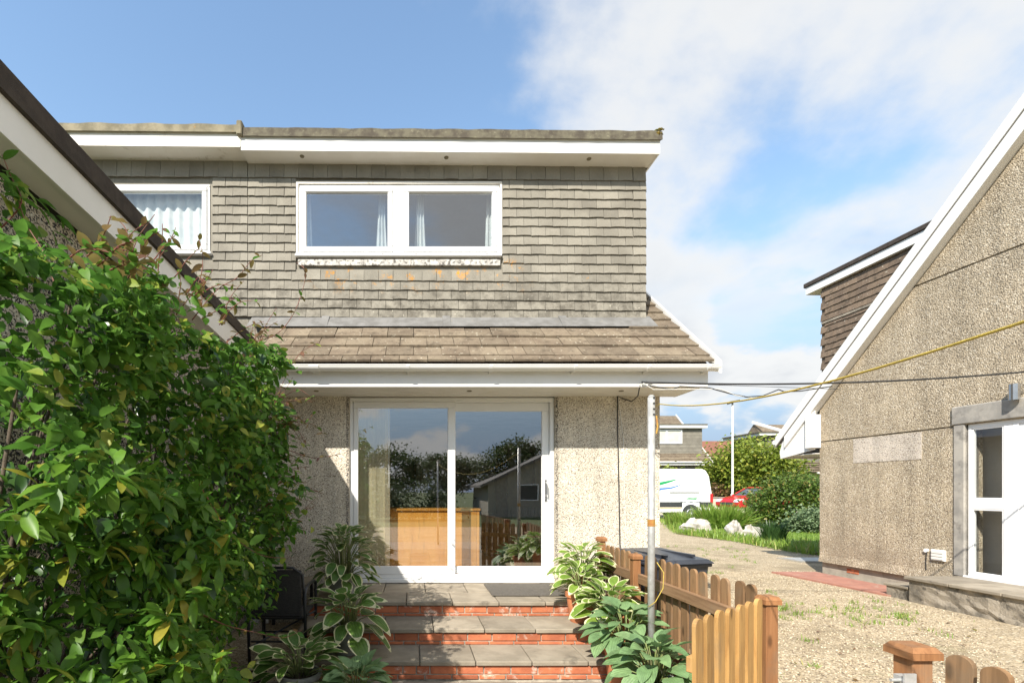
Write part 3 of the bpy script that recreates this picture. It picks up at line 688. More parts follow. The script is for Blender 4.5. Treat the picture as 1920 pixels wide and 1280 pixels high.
# remove the solid gasket boxes: keep a thin ring instead
for c in [c for c in wo_.children if c.name.startswith('gasket')]: bpy.data.objects.remove(c)
s = MB(); s.cbox(WX0 - .035, WX1 + .02, DY - .045, DY + .06, WZ0 - .005, WZ0 + .029, .006); s.build('sill', 'upvc', wo_)
for px in (583, 718, 780, 912):
    x = (px - CX) * DY / F; box('drain_cap', 'gasket', wo_, x - .014, x + .014, DY - .047, DY - .0445, WZ0 + .012, WZ0 + .019)
box('peeling_strip', 'flaky', H, WX0 - .005, WX1 + .005, DY - .014, DY + .02, WZ0 - .105, WZ0 - .03, .003)
rv = MB(); rv.box(WX0 - .028, WX0 - .002, DY - .01, DY + .08, WZ0 + .03, WZ1 + .03).box(WX1 + .002, WX1 + .028, DY - .01, DY + .08, WZ0 + .03, WZ1 + .03).box(WX0 - .028, WX1 + .028, DY - .012, DY + .08, WZ1 + .002, WZ1 + .028)
rv.build('reveal_trim', 'white_old', H)
# room behind the dormer window
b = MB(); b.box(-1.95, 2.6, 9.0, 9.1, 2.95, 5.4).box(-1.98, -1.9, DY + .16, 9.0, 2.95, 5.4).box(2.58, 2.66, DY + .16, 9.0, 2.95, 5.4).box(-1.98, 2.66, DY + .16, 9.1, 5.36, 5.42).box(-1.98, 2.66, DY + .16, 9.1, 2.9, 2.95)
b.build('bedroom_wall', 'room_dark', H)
def drape(name, label, x0, x1, z0, z1, y, folds, amp, top_in=0.0, m='curtain'):
    b = MB(); nx = folds * 8; nz = 6
    for sgn in (0, 1):
        for j in range(nz + 1):
            tz = j / nz
            for i in range(nx + 1):
                u = i / nx; xx = x0 + (x1 - x0) * u + (top_in * tz * (0.5 - u))
                b.v.append((xx, y + sgn * .004 + amp * math.sin(u * folds * 2 * math.pi + .6 * math.sin(tz * 2)) * (1 - .3 * tz), z0 + (z1 - z0) * tz))
    st = (nx + 1) * (nz + 1)
    for j in range(nz):
        for i in range(nx):
            k = j * (nx + 1) + i; b.face(k, k + 1, k + nx + 2, k + nx + 1); b.face(st + k, st + k + nx + 1, st + k + nx + 2, st + k + 1)
    for i in range(nx):
        b.face(i, st + i, st + i + 1, i + 1); k = nz * (nx + 1) + i; b.face(k, k + 1, st + k + 1, st + k)
    o = b.build(name, m, None, True); return tag(o, label, 'curtain')
def cxp(px, Y=5.95): return (px - CX) * Y / F
drape('curtain', 'white curtain at the right edge of the left dormer pane', cxp(703), cxp(728), 4.35, 5.2, 5.98, 3, .022, .10)
drape('curtain', 'white curtain at the left edge of the right dormer pane', cxp(776), cxp(800), 4.35, 5.2, 5.98, 3, .022, .08)
drape('curtain', 'narrow white curtain at the far right of the dormer window', cxp(909), cxp(932), 4.35, 5.2, 5.98, 3, .02, .06)
drape('curtain', 'thin white curtain at the far left of the dormer window', cxp(566), cxp(585), 4.35, 5.2, 6.0, 2, .02, .06)

# patio door: part of the house
PD = MB(); fy0, fy1 = HY + .03, HY + .12
fl_, fr_ = DX0 + .002, DX1 - .002
PD.cbox(fl_, fr_, fy0, fy1, DZ1 - .05, DZ1, .004).cbox(fl_, fl_ + .045, fy0 + .001, fy1, LZ + .10, DZ1 - .05, .004).cbox(fr_ - .045, fr_, fy0 + .001, fy1, LZ + .10, DZ1 - .05, .004)
PD.cbox(fl_ - .0, fr_, fy0 - .03, fy1, LZ + .004, LZ + .052, .005).cbox(fl_, fr_, fy0 - .008, fy1, LZ + .053, LZ + .10, .005)
pd = PD.build('patio_door', 'upvc', H); pd['label'] = 'white sliding patio door with two tall panes'
gx = lambda px: (px - CX) * HY / F
lx0, lx1 = fl_ + .046, gx(854)
rx0, rx1 = gx(843), fr_ - .046
s = MB(); zA, zB = LZ + .101, DZ1 - .051
s.cbox(lx0, lx1, fy0 - .012, fy0 + .035, zA, zA + .095, .005).cbox(lx0, lx1, fy0 - .012, fy0 + .035, zB - .07, zB, .005).cbox(lx0, lx0 + .052, fy0 - .011, fy0 + .034, zA + .095, zB - .07, .005).cbox(lx1 - .088, lx1, fy0 - .011, fy0 + .034, zA + .095, zB - .07, .005)
s1 = s.build('fixed_sash', 'upvc', pd)
box('pane', 'glass', pd, lx0 + .05, lx1 - .086, fy0 + .008, fy0 + .014, zA + .093, zB - .068)
s = MB(); yb = fy0 + .042
s.cbox(rx0, rx1, yb, yb + .045, zA + .004, zA + .085, .005).cbox(rx0, rx1, yb, yb + .045, zB - .10, zB, .005).cbox(rx0, rx0 + .075, yb + .001, yb + .044, zA + .085, zB - .10, .005).cbox(rx1 - .085, rx1, yb + .001, yb + .044, zA + .085, zB - .10, .005)
s.build('sliding_sash', 'upvc', pd)
box('pane', 'glass', pd, rx0 + .073, rx1 - .083, yb + .018, yb + .024, zA + .083, zB - .098)
b = MB(); hx = rx1 - .040; z0 = W(1028, 940, 5.65).z
b.cbox(hx - .013, hx + .013, yb - .012, yb, z0 + .0, z0 + .26, .004).tube([(hx, yb - .01, z0 + .23), (hx, yb - .05, z0 + .21), (hx, yb - .055, z0 + .09), (hx, yb - .01, z0 + .06)], .009, 8).tube([(hx, yb - .002, z0 + .03), (hx, yb - .022, z0 + .03)], .012, 10)
b.build('handle', 'chrome', pd)
# living room
b = MB(); RX0, RX1, RYB = -1.9, 2.6, 9.6
b.box(RX0, RX1, RYB, RYB + .1, LZ - .02, 2.8).box(RX0 - .1, RX0, HY + .26, RYB + .1, LZ - .02, 2.8).box(RX1, RX1 + .02, HY + .26, RYB + .1, LZ - .02, 2.8)
b.build('living_room_wall', 'plaster', H)
box('living_room_ceiling', 'ceiling', H, RX0 - .1, RX1 + .02, HY + .26, RYB + .1, 2.72, 2.82)
box('living_room_floor', 'carpet', H, RX0 - .1, RX1 + .02, HY + .13, RYB + .1, LZ - .12, LZ + .02)
# vertical blind
t = thing('vertical_blind', 'cream vertical slat blind drawn to the left inside the patio door', 'blind', (-.5, 5.85, LZ + .03))
box('head_rail', 'white', t, fl_ + .05, fr_ - .05, 5.80, 5.85, 2.545, 2.59, .004)
sm = MB().cbox(-.044, .044, -.0012, .0012, 0, 2.03, .0005).mesh('slat', 'blind')
x = gx(669)
for k in range(19):
    link('slat', sm, t, (x + .01 + k * .0185, 5.83, LZ + .06), (0, 0, R(40 + random.uniform(-7, 7))))
b = MB().tube([(gx(727), 5.80, 2.55), (gx(728), 5.80, 1.55)], .006, 8); b.build('wand', 'white', t)
# sideboard seen from the back
SBX0, SBX1, SBY = (724 - CX) * 6.0 / F, (899 - CX) * 6.0 / F, 6.0
t = thing('sideboard', 'orange wooden sideboard standing with its back to the patio door', 'sideboard', (.2, SBY, LZ + .02))
box('top', 'sideboard', t, SBX0 - .01, SBX1 + .012, SBY - .015, SBY + .46, 1.265, 1.295, .004)
box('back_panel', 'sideboard', t, SBX0 + .07, SBX1 - .125, SBY + .012, SBY + .03, LZ + .05, 1.264)
for a0, a1 in ((SBX0, SBX0 + .07), (SBX1 - .125, SBX1 - .035), (SBX1 - .033, SBX1)): box('post', 'sideboard', t, a0, a1, SBY, SBY + .05, LZ + .021, 1.264, .003)
for a0, a1 in ((SBX0, SBX0 + .02), (SBX1 - .02, SBX1)): box('side_panel', 'sideboard', t, a0, a1, SBY + .051, SBY + .44, LZ + .021, 1.264)
# sofa with cushions
t = thing('sofa', 'dark leather sofa at the back of the living room', 'sofa', (.3, 8.9, LZ + .02))
for nm, a in (('seat', (-.8, 1.25, 8.35, 9.1, LZ + .12, LZ + .46)), ('backrest', (-.8, 1.25, 9.1, 9.4, LZ + .12, LZ + .95)), ('armrest', (-1.02, -.81, 8.3, 9.4, LZ + .021, LZ + .68)), ('armrest', (1.26, 1.47, 8.3, 9.4, LZ + .021, LZ + .68)), ('base', (-.8, 1.25, 8.36, 9.3, LZ + .021, LZ + .119))):
    box(nm, 'leather', t, *a, .05)
for x, tl_, lb in ((-.35, .25, 'patterned cushion on the left half of the sofa'), (.7, -.2, 'patterned cushion on the right half of the sofa')):
    me = MB().cbox(-.27, .27, -.08, .08, 0, .5, .075).mesh('cushion', 'cushion', True); o = link('cushion', me, None, (x, 8.95, LZ + .47), (-.3, tl_, .1)); tag(o, lb, 'cushion')
t = thing('wall_picture', 'framed picture hanging on the back wall above the sofa', 'picture', (-.1, 9.58, 1.75))
MB_ = MB(); frame_rect(MB_, -.75, .05, 1.62, 2.25, .05, 9.55, 9.595, .004); MB_.build('frame', 'dark_wood', t); box('canvas', 'picture', t, -.70, 0, 9.575, 9.59, 1.67, 2.20)
t = thing('wall_picture', 'narrow framed picture on the back wall near the radiator', 'picture', (2.2, 9.58, 1.6))
MB_ = MB(); frame_rect(MB_, 2.05, 2.42, 1.62, 2.3, .04, 9.55, 9.595, .004); MB_.build('frame', 'dark_wood', t); box('canvas', 'picture', t, 2.09, 2.38, 9.575, 9.59, 1.66, 2.26)
t = thing('inner_door', 'dark wooden door standing in the back wall of the living room', 'door', (1.75, 9.55, LZ + .02))
box('leaf', 'dark_wood', t, 1.62, 1.86, 9.45, 9.59, LZ + .021, 2.42, .005); box('handle', 'chrome', t, 1.82, 1.84, 9.40, 9.449, 1.42, 1.46, .003)
t = thing('radiator', 'white panel radiator low on the back wall', 'radiator', (2.2, 9.5, LZ + .15))
for k in range(9): box('fin', 'radiator', t, 1.95 + k * .065, 2.005 + k * .065, 9.5, 9.58, LZ + .18, LZ + .75, .006)
box('bracket', 'radiator', t, 1.95, 2.525, 9.581, 9.599, LZ + .25, LZ + .65)
t = thing('side_table', 'small dark table beside the inner door', 'table', (2.1, 8.3, LZ + .02))
box('table_top', 'leather', t, 1.85, 2.4, 8.1, 8.5, 1.0, 1.04, .004)
for x in (1.87, 2.34):
    for y in (8.12, 8.44): box('leg', 'leather', t, x, x + .04, y, y + .04, LZ + .021, .999)
# cable on the front wall
c = MB().tube([W(1200, 722, 5.02), W(1196, 742, 5.2), W(1185, 752, 5.5), W(1170, 748, 5.57), W(1158, 742, 5.58), W(1158, 800, 5.585), W(1160, 900, 5.585), W(1163, 1060, 5.585)], .006, 6)
tag(c.build('wall_cable', 'cable'), 'thin black cable running down the cream wall beside the patio door', 'cable')
c = MB().tube([W(1160, 752, 5.59), W(1169, 820, 5.592), W(1175, 1060, 5.592)], .004, 6)
tag(c.build('wall_cable', 'cable_pale'), 'thin pale cable running down the cream wall near the house corner', 'cable')
dp = thing('downpipe', 'white rainwater downpipe in the corner beside the garage', 'pipe', (-1.70, 5.5, 0))
MB().tube([(-1.70, 5.52, 0), (-1.70, 5.52, 2.6)], .034, 12).build('pipe', 'white', dp)
for z in (.5, 1.6): MB().tube([(-1.70, 5.52, z), (-1.70, 5.52, z + .05)], .041, 12).build('clip', 'white', dp)

# ================================================================== neighbour half
N = thing('neighbour_house', 'adjoining half of the house with net-curtained window on the left', 'house', (-4, 5.8, 0))
NX0, NX1 = -5.6, -2.003
nw0, nw1, nz0, nz1 = (212 - CX) * DY / F, (393 - CX) * DY / F, 4.36, 5.22
nzh = .035
b = MB(); b.box(NX0, nw0, DY + .02, DY + .15, 2.5, 5.5).box(nw1, NX1, DY + .02, DY + .15, 2.5, 5.5).box(nw0, nw1, DY + .02, DY + .15, 2.5, nz0).box(nw0, nw1, DY + .02, DY + .15, nz1, 5.5).box(NX0, NX1, HY + .01, HY + .2, 0, 2.6)
b.build('wall', 'tile', N)
tl = tile_rows(N, -4.55, NX1 + .001, [(nw0 - .03, nw1 + .03, nz0 - .03, nz1 + .05)], 300, keep=lambda x, z: z > 3.2 + (-x - 2.0) * .35)
for (x, z, wd, h) in tl[:300]: link('wall_tile', get_tile(wd, h), N, (x, DY + .014, z + random.uniform(-.004, .004)), (random.uniform(-.01, .02), random.uniform(-.01, .01), 0))
UN = UF - .01
trapz(NX0, -2.003, UN, UN + .02, zb + .03, zt_ + .055).build('fascia', 'white_old', N)
trapz(NX0, -2.003, UN + .021, DY + .019, zb + .034, zb + .044).build('soffit', 'white_old', N)
b = MB(); xs = np.linspace(NX0, -2.003, 30)
for i, x in enumerate(xs):
    e = .006 * math.sin(i * 1.3) + random.uniform(-.004, .004); zz = T(x) + .035
    b.v += [(x, UN - .03, zt_ + zz), (x, UN - .025, ze + zz + e - .012), (x, 8.9, ze + zz + .02), (x, 8.9, zt_ + zz + .024), (x, UN + .02, zt_ + zz + .024)]
    if i:
        k = (i - 1) * 5
        for j in range(5): b.face(k + j, k + 5 + j, k + 5 + (j + 1) % 5, k + (j + 1) % 5)
b.face(0, 1, 2, 3, 4); b.face(*[145 + j for j in range(5)][::-1])
b.build('felt_roof', 'felt_old', N)
box('felt_lap', 'felt_old', N, -2.04, -1.975, UN - .04, UN + .1, zt_ + .02, ze + .085, .012)
win = MB(); frame_rect(win, nw0, nw1, nz0 + .03, nz1, .03, DY + .005, DY + .09)
wo2 = win.build('window', 'upvc', N)
s = MB(); frame_rect(s, nw0 + .032, nw1 - .032, nz0 + .064, nz1 - .034, .06, DY - .012, DY + .06, .008); s.build('sash', 'upvc', wo2)
box('pane', 'glass_side', wo2, nw0 + .09, nw1 - .09, DY + .016, DY + .022, nz0 + .122, nz1 - .092)
s = MB(); s.cbox(nw0 - .035, nw1 + .03, DY - .045, DY + .06, nz0 - .005, nz0 + .029, .006); s.build('sill', 'upvc', wo2)
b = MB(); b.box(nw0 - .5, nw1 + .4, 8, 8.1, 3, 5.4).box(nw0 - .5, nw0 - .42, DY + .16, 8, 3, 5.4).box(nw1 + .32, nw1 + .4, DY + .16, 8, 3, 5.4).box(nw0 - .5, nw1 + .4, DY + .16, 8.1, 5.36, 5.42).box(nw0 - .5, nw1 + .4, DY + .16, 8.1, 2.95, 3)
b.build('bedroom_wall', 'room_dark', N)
drape('net_curtain', 'pleated white net curtain across the neighbouring window', nw0 + .02, nw1 - .02, nz0 + .05, nz1 - .02, DY + .13, 9, .02)

# ================================================================== garage on the left
G = thing('garage', 'flat roofed pebbledash garage with white fascia along the left side', 'garage', (-2.2, 3.2, 0))
def gz(z_near, z_far, y): return z_near + (z_far - z_near) * (y - 2.055) / (5.6 - 2.055)
GX = -1.77; g0, g1 = 1.60, 5.56
def gslab(x0, x1, zn, zf, zn2, zf2, y0=g0, y1=g1):
    return MB().hexa([(x0, y0, gz(zn, zf, y0)), (x1, y0, gz(zn, zf, y0)), (x1, y1, gz(zn, zf, y1)), (x0, y1, gz(zn, zf, y1)), (x0, y0, gz(zn2, zf2, y0)), (x1, y0, gz(zn2, zf2, y0)), (x1, y1, gz(zn2, zf2, y1)), (x0, y1, gz(zn2, zf2, y1))])
gslab(GX - .022, GX, 3.057, 2.87, 3.222, 3.082).build('fascia', 'white', G)
b = gslab(GX - .022, GX + .022, 3.223, 3.083, 3.335, 3.18, 3.30, g1); b.build('felt_edge', 'felt_dark', G)
b = gslab(GX - .022, GX + .026, 3.223, 3.083, 3.338, 3.183, g0, 3.31); b.build('felt_edge', 'felt_dark', G)
gslab(-5.2, GX - .023, 3.2, 3.06, 3.33, 3.175, g0 + .01).build('roof', 'felt_dark', G)
gslab(-1.95, GX - .0225, 3.07, 2.883, 3.08, 2.893, g0 + .02).build('soffit', 'white', G)
b = MB(); b.box(-2.1, -1.95, g0 + .1, 5.58, -.1, 3.0).box(-5.0, -2.1, g0 + .1, g0 + .25, -.1, 3.0); b.build('wall', 'peb_edge', G)

# ================================================================== steps
S = thing('steps', 'three broad steps of orange brick and grey paving slabs up to the patio door', 'steps', (.4, 4.4, 0))
SX0, SX1 = -1.02, 1.86
lev = [(LZ, 4.66, 5.63), (.296, 4.245, 4.70), (.152, 3.846, 4.29)]
for k, (z, y0, y1) in enumerate(lev):
    zb_ = [.296, .152, 0.0][k]
    box('riser_core', 'mortar', S, SX0 + .01, SX1 - .02, y0 + .032, y1 + .05 if k == 0 else y1, -.05 if k == 2 else zb_ - .06, z - .040)
    # tread slabs
    sw = .452; off = (.05, .30, .17)[k]
    x = SX0 - sw + off
    rows_ = [(y0, y0 + .45), (y0 + .458, 5.628)] if k == 0 else [(y0, y1 + .0)]
    for (ya, yb_) in rows_:
        x = SX0 - sw + off + (.2 if ya != y0 else 0)
        while x < SX1 - .01:
            a, c_ = max(x, SX0), min(x + sw - .007, SX1); x += sw
            if c_ - a < .03: continue
            me = MB().cbox(-(c_ - a) / 2, (c_ - a) / 2, 0, yb_ - ya, -.038, 0, .006).mesh('slab', 'slab')
            link('slab', me, S, ((a + c_) / 2, ya, z + random.uniform(-.002, .002)), (random.uniform(-.004, .004), random.uniform(-.005, .005), 0))
    # bricks of the riser: one full course, one half buried
    bw = .218; zt2 = z - .045
    for row, (h, dx) in enumerate(((.065, 0), (zt2 - .074 - zb_, .11))):
        x = SX0 - random.random() * .1 - dx
        while x < SX1 - .03:
            a, c_ = max(x, SX0), min(x + bw - .010, SX1 - .01); x += bw if random.random() > .12 else bw * .5
            c_ = min(c_, x - .010)
            if c_ - a < .02: continue
            ztop = zt2 if row == 0 else zt2 - .074
            me = MB().cbox(-(c_ - a) / 2, (c_ - a) / 2, 0, .08, -max(h, .015), 0, .004).mesh('brick', 'brick')
            link('brick', me, S, ((a + c_) / 2, y0 + .022 + random.uniform(-.003, .003), ztop), (0, random.uniform(-.004, .004), 0))
o = box('doormat', 'mat', None, gx(912) * 4.9 / 5.6 + .06, 1.56, 4.90, 5.50, LZ + .003, LZ + .018, .004); tag(o, 'brown doormat lying on the top step by the patio door', 'doormat')

# ================================================================== pots and hostas
h_var = [leaf_template(.70, 7, .10, a, .9, .80, w_) for a, w_ in ((.18, .01), (.35, .015), (.5, .01))]
h_blue = [leaf_template(.78, 7, .12, a, .82, None, w_) for a, w_ in ((.2, .015), (.38, .02), (.55, .015))]
HM = {'green': [template_mesh('leaf', q_, ['hosta_green', 'hosta_rim']) for q_ in h_var], 'lime': [template_mesh('leaf', q_, ['hosta_lime', 'hosta_rim']) for q_ in h_var],
      'blue': [template_mesh('leaf', q_, ['hosta_blue']) for q_ in h_blue]}
def hosta(name, label, x, y, z, pr, ph, potm, kind, spread, nleaf, size, seed, group, fill=1.0, rise=.16):
    rr = random.Random(seed); t = thing(name, label, 'potted plant', (x, y, z), 0, group)
    prof = [(0.001, z), (pr * .72, z), (pr * .78, z + ph * .1), (pr * .95, z + ph * .82), (pr * 1.05, z + ph * .83), (pr * 1.06, z + ph), (pr * .93, z + ph), (pr * .90, z + ph * .86), (.001, z + ph * .86)]
    pot = MB().lathe(prof, x, y, 24).build('pot', potm, t, True)
    md = pot.modifiers.new('edge', 'EDGE_SPLIT'); md.split_angle = R(40)
    MB().lathe([(.001, z + ph * .89), (pr * .895, z + ph * .875)], x, y, 16).build('soil', 'soil', t)
    stems = MB(); zc = z + ph * .88
    for i in range(nleaf):
        u = (i + .5) / nleaf; a = i * 2.39996 + rr.uniform(-.3, .3)
        rad = spread * (.15 + .62 * math.sqrt(u)) * rr.uniform(.85, 1.12); hgt = rise * (1.35 - 1.15 * u) - (.12 if kind == 'green' else .03) * max(0, u - .5) / .5 + rr.uniform(-.03, .03) + .04
        s_ = size * rr.uniform(.78, 1.15) * (.8 + .3 * u)
        bx, by, bz = x + math.cos(a) * rad * .75, y + math.sin(a) * rad * .75, zc + hgt
        pitch = rr.uniform(-.15, .3) + (0.75 * (1 - u)) - .45 * u
        link('leaf', rr.choice(HM[kind]), t, (bx, by, bz), (pitch, rr.uniform(-.35, .35), a - math.pi / 2 + rr.uniform(-.25, .25)), (s_ * rr.uniform(.85, 1.1), s_, s_))
        stems.tube([(x + math.cos(a) * pr * .3, y + math.sin(a) * pr * .3, zc - .01), (x + math.cos(a) * rad * .45, y + math.sin(a) * rad * .45, zc + hgt * .7), (bx, by, bz)], .004, 5)
    stems.build('stem', 'stem_green', t, True)
    return t
GR1 = 'potted hostas along the right side of the steps'; GR2 = 'potted hostas along the left side of the steps'
def hp(px, Y): return (px - CX) * Y / F
hosta('potted_hosta', 'white-edged hosta in a terracotta pot on the top step by the door frame', hp(1092, 4.92), 4.92, LZ, .14, .26, 'terracotta', 'lime', .34, 52, .17, 1, GR1)
hosta('potted_hosta', 'white-edged hosta in a terracotta pot on the second step, below the topmost one', hp(1090, 4.50), 4.50, .296, .14, .28, 'terracotta', 'lime', .27, 42, .155, 2, GR1)
hosta('potted_hosta', 'large white-edged hosta in the middle of the right-hand row of pots', hp(1140, 4.12), 4.10, .152, .15, .31, 'terracotta', 'lime', .34, 56, .18, 3, GR1)
hosta('potted_hosta', 'blue-green hosta in a big terracotta pot at the foot of the steps', hp(1172, 3.70), 3.68, 0, .165, .36, 'terracotta', 'blue', .35, 50, .165, 4, GR1, rise=.19)
hosta('potted_hosta', 'blue-green hosta in a grey pot beside the picket gate', hp(1222, 3.25), 3.22, 0, .15, .26, 'grey_pot', 'blue', .31, 48, .16, 5, GR1, rise=.18)
hosta('potted_hosta', 'tall shaded hosta with cream edges in front of the left door frame', hp(640, 4.75), 4.86, LZ, .16, .22, 'grey_pot', 'green', .42, 104, .165, 6, GR2, rise=.34)
hosta('potted_hosta', 'shaded cream-edged hosta in a pale grey pot beside the left end of the steps', hp(652, 4.05), 4.06, .152, .13, .24, 'grey_pot', 'green', .36, 50, .20, 7, GR2, rise=.18)
hosta('potted_hosta', 'low spreading cream-edged hosta in front of the black chair', hp(562, 3.5), 3.5, 0, .15, .20, 'grey_pot', 'green', .40, 62, .18, 8, GR2, rise=.12)
hosta('potted_hosta', 'small blue-green hosta at the lower left corner of the steps', hp(668, 3.3), 3.3, 0, .13, .17, 'grey_pot', 'blue', .27, 40, .16, 9, GR2, rise=.07)
# ================================================================== garden chair and table
t = thing('garden_table', 'low garden table with a grey stone top against the shaded wall', 'table', (-1.35, 5.25, 0))
box('table_top', 'slab', t, -1.64, -1.10, 5.03, 5.50, .505, .536, .005)
for x in (-1.60, -1.17):
    for y in (5.07, 5.43): box('leg', 'black_metal', t, x, x + .03, y, y + .03, 0, .504)
t = thing('garden_chair', 'black rattan armchair with metal arms in the shade beside the shrub', 'chair', (-1.15, 4.35, 0))
cx0, cx1 = -1.42, -.93
for x in (cx0, cx1):
    MB().tube([(x, 4.16, 0), (x, 4.13, .35), (x, 4.12, .62), (x, 4.16, .675), (x, 4.3, .69), (x, 4.48, .68), (x, 4.56, .655), (x, 4.57, .6), (x, 4.57, 0)], .014, 8).build('arm_frame', 'black_metal', t, True)
MB().tube([(cx0, 4.15, .42), (cx0 + .02, 4.12, .80), (cx0 + .1, 4.10, .86), (cx1 - .1, 4.10, .86), (cx1 - .02, 4.12, .80), (cx1, 4.15, .42)], .013, 8).build('back_frame', 'black_metal', t, True)
box('backrest', 'rattan', t, cx0 + .03, cx1 - .03, 4.105, 4.13, .44, .84, .008)
box('seat', 'rattan', t, cx0 + .02, cx1 - .02, 4.15, 4.58, .405, .43, .008)
for y in (4.2, 4.5): MB().tube([(cx0, y, .2), (cx1, y, .2)], .009, 6).build('stretcher', 'black_metal', t)
MB().tube([(cx0, 4.16, .16), (cx1, 4.56, .38)], .008, 6).build('brace', 'black_metal', t)

# ================================================================== climbing shrub on the garage wall
def xout(Y, Z):
    x = -1.04 - np.clip((1.95 - Y) / .7, 0, 1.4) ** 1.4 * .32
    x -= np.clip((Z - 2.2) / .45, 0, 1.3) ** 2 * .36
    x -= np.clip((Y - 3.45 + .75 * np.clip(1.25 - Z, 0, 1)) / 1.05, 0, 1.3) ** 2 * .55
    x -= np.clip((.95 - Z) / .95, 0, 1) ** 1.3 * .22
    x += .10 * np.sin(Y * 3.1 + Z * 2.3) + .10 * np.sin(Y * 6.3 - Z * 5.1 + 1) + .07 * np.sin(Z * 9 + Y * 4) + .05 * np.sin(Z * 17 - Y * 13)
    return x
def ztop(Y): return 2.40 + .08 * np.sin(Y * 4.2) - .14 * np.clip(2.3 - Y, 0, 2) + .0 * Y - np.clip((Y - 3.3) / 1.3, 0, 1) ** 2 * .75
lt = [leaf_template(w_, 5, f_, a, t_, None, v_, b_) for w_, f_, a, t_, v_, b_ in ((.56, .14, .12, .88, .0, .02), (.66, .20, .30, .80, .02, .04), (.44, .10, .5, 1.0, .015, .0), (.60, .32, -.15, .9, .02, .02), (.50, .05, .25, .85, .035, .03))]
lb_t = [leaf_template(w_, 6, f_, a, 1.0, None, v_) for w_, f_, a, v_ in ((.40, .16, .12, .008), (.34, .22, .28, .015), (.44, .10, .45, .02), (.38, .3, .05, .01))]
def leaf_field(n, y0, y1, z0, depth, size, seed):
    r = np.random.default_rng(seed); Y = y0 + (y1 - y0) * r.random(n); Z = z0 + (ztop(Y) + .04 - z0) * r.random(n) ** .85
    d = r.exponential(depth, n); X = xout(Y, Z) - d
    X += .07 * r.standard_normal(n) * (r.random(n) < .3)
    # gather leaves into sprays
    cl = .5 + .5 * np.sin(Y * 10.3 + 2 * np.sin(Z * 5)) * np.sin(Z * 11.7 + 2 * np.sin(Y * 6)); keep = r.random(n) < .45 + .75 * cl
    ok = (X > -1.88) & keep; X, Y, Z, d = X[ok], Y[ok], Z[ok], d[ok]; n = len(X)
    az = r.normal(-.5, 1.15, n)           # blades face outward and down
    yaw = -math.pi / 2 + az; pitch = -.35 + r.normal(0, .55, n); roll = r.normal(0, .6, n)
    s = size * (.5 + .75 * r.random(n) ** 1.3)
    return np.stack([X, Y, Z], 1), yaw, pitch, roll, s, d
def shrub(t, fields, tpls, mats, nobj):
    """big visible leaves as objects of their own, the others joined"""
    allp = []
    for (P, yaw, pitch, roll, s, d), mi in fields:
        px = CX + P[:, 0] / P[:, 1] * F
        score = s / P[:, 1] * np.exp(-d * 14) * ((px > 5) & (P[:, 2] > .25))
        allp.append((P, yaw, pitch, roll, s, score, mi))
    P = np.concatenate([a[0] for a in allp]); yaw = np.concatenate([a[1] for a in allp]); pit = np.concatenate([a[2] for a in allp]); rol = np.concatenate([a[3] for a in allp])
    s = np.concatenate([a[4] for a in allp]); scn = np.concatenate([a[5] for a in allp]); mi = np.concatenate([np.full(len(a[0]), a[6]) for a in allp])
    order = np.argsort(-scn); top, restI = order[:nobj], order[nobj:]
    meshes = {(k, m): template_mesh('leaf', (tpls[k][0], tpls[k][1], [0] * len(tpls[k][1])), [mats[m]]) for k in range(len(tpls)) for m in range(len(mats))}
    for i in top:
        e = Matrix(rots(np.array([yaw[i]]), np.array([pit[i]]), np.array([rol[i]]))[0].tolist()).to_euler()
        link('leaf', meshes[(int(i) % len(tpls), int(mi[i]))], t, tuple(P[i]), e, float(s[i]))
    V = [restI[restI % len(tpls) == k] for k in range(len(tpls))]
    for k, I in enumerate(V):
        for m in range(len(mats)):
            J = I[mi[I] == m]
            if len(J) == 0: continue
            o = scatter_mesh('foliage', tpls[k][0], tpls[k][1], mats[m], P[J], rots(yaw[J], pit[J], rol[J]), s[J], t, smooth=True); o['kind'] = 'stuff'
HS = thing('honeysuckle', 'leafy green honeysuckle with reddish trailing shoots climbing the garage wall', 'climbing plant', (-1.7, 3.0, 0))
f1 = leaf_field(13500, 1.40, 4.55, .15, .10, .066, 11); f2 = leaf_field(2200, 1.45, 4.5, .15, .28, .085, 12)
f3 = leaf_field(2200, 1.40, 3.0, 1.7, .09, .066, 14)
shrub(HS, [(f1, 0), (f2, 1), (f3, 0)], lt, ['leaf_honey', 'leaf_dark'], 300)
b = MB(); rr = random.Random(5)
for k in range(46):
    y = rr.uniform(1.5, 4.3); z0 = rr.uniform(0, .6); zt2 = rr.uniform(1.5, 2.4); xx = float(xout(y, 1.4)) - .25
    b.tube([(-1.85 + rr.uniform(0, .1), y + rr.uniform(-.3, .3), z0), (-1.6 + rr.uniform(-.1, .1), y, (z0 + zt2) / 2), (xx, y + rr.uniform(-.2, .2), zt2)], [.011, .008, .004], 5)
b.build('stem', 'bark', HS, True)
red_me = [template_mesh('leaf', (q_[0], q_[1], [0] * len(q_[1])), ['leaf_red']) for q_ in [leaf_template(.42, 5, .14, .25, .9)]] + [template_mesh('leaf', (q_[0], q_[1], [0] * len(q_[1])), ['leaf_honey']) for q_ in [leaf_template(.5, 5, .14, .2, .9)]]
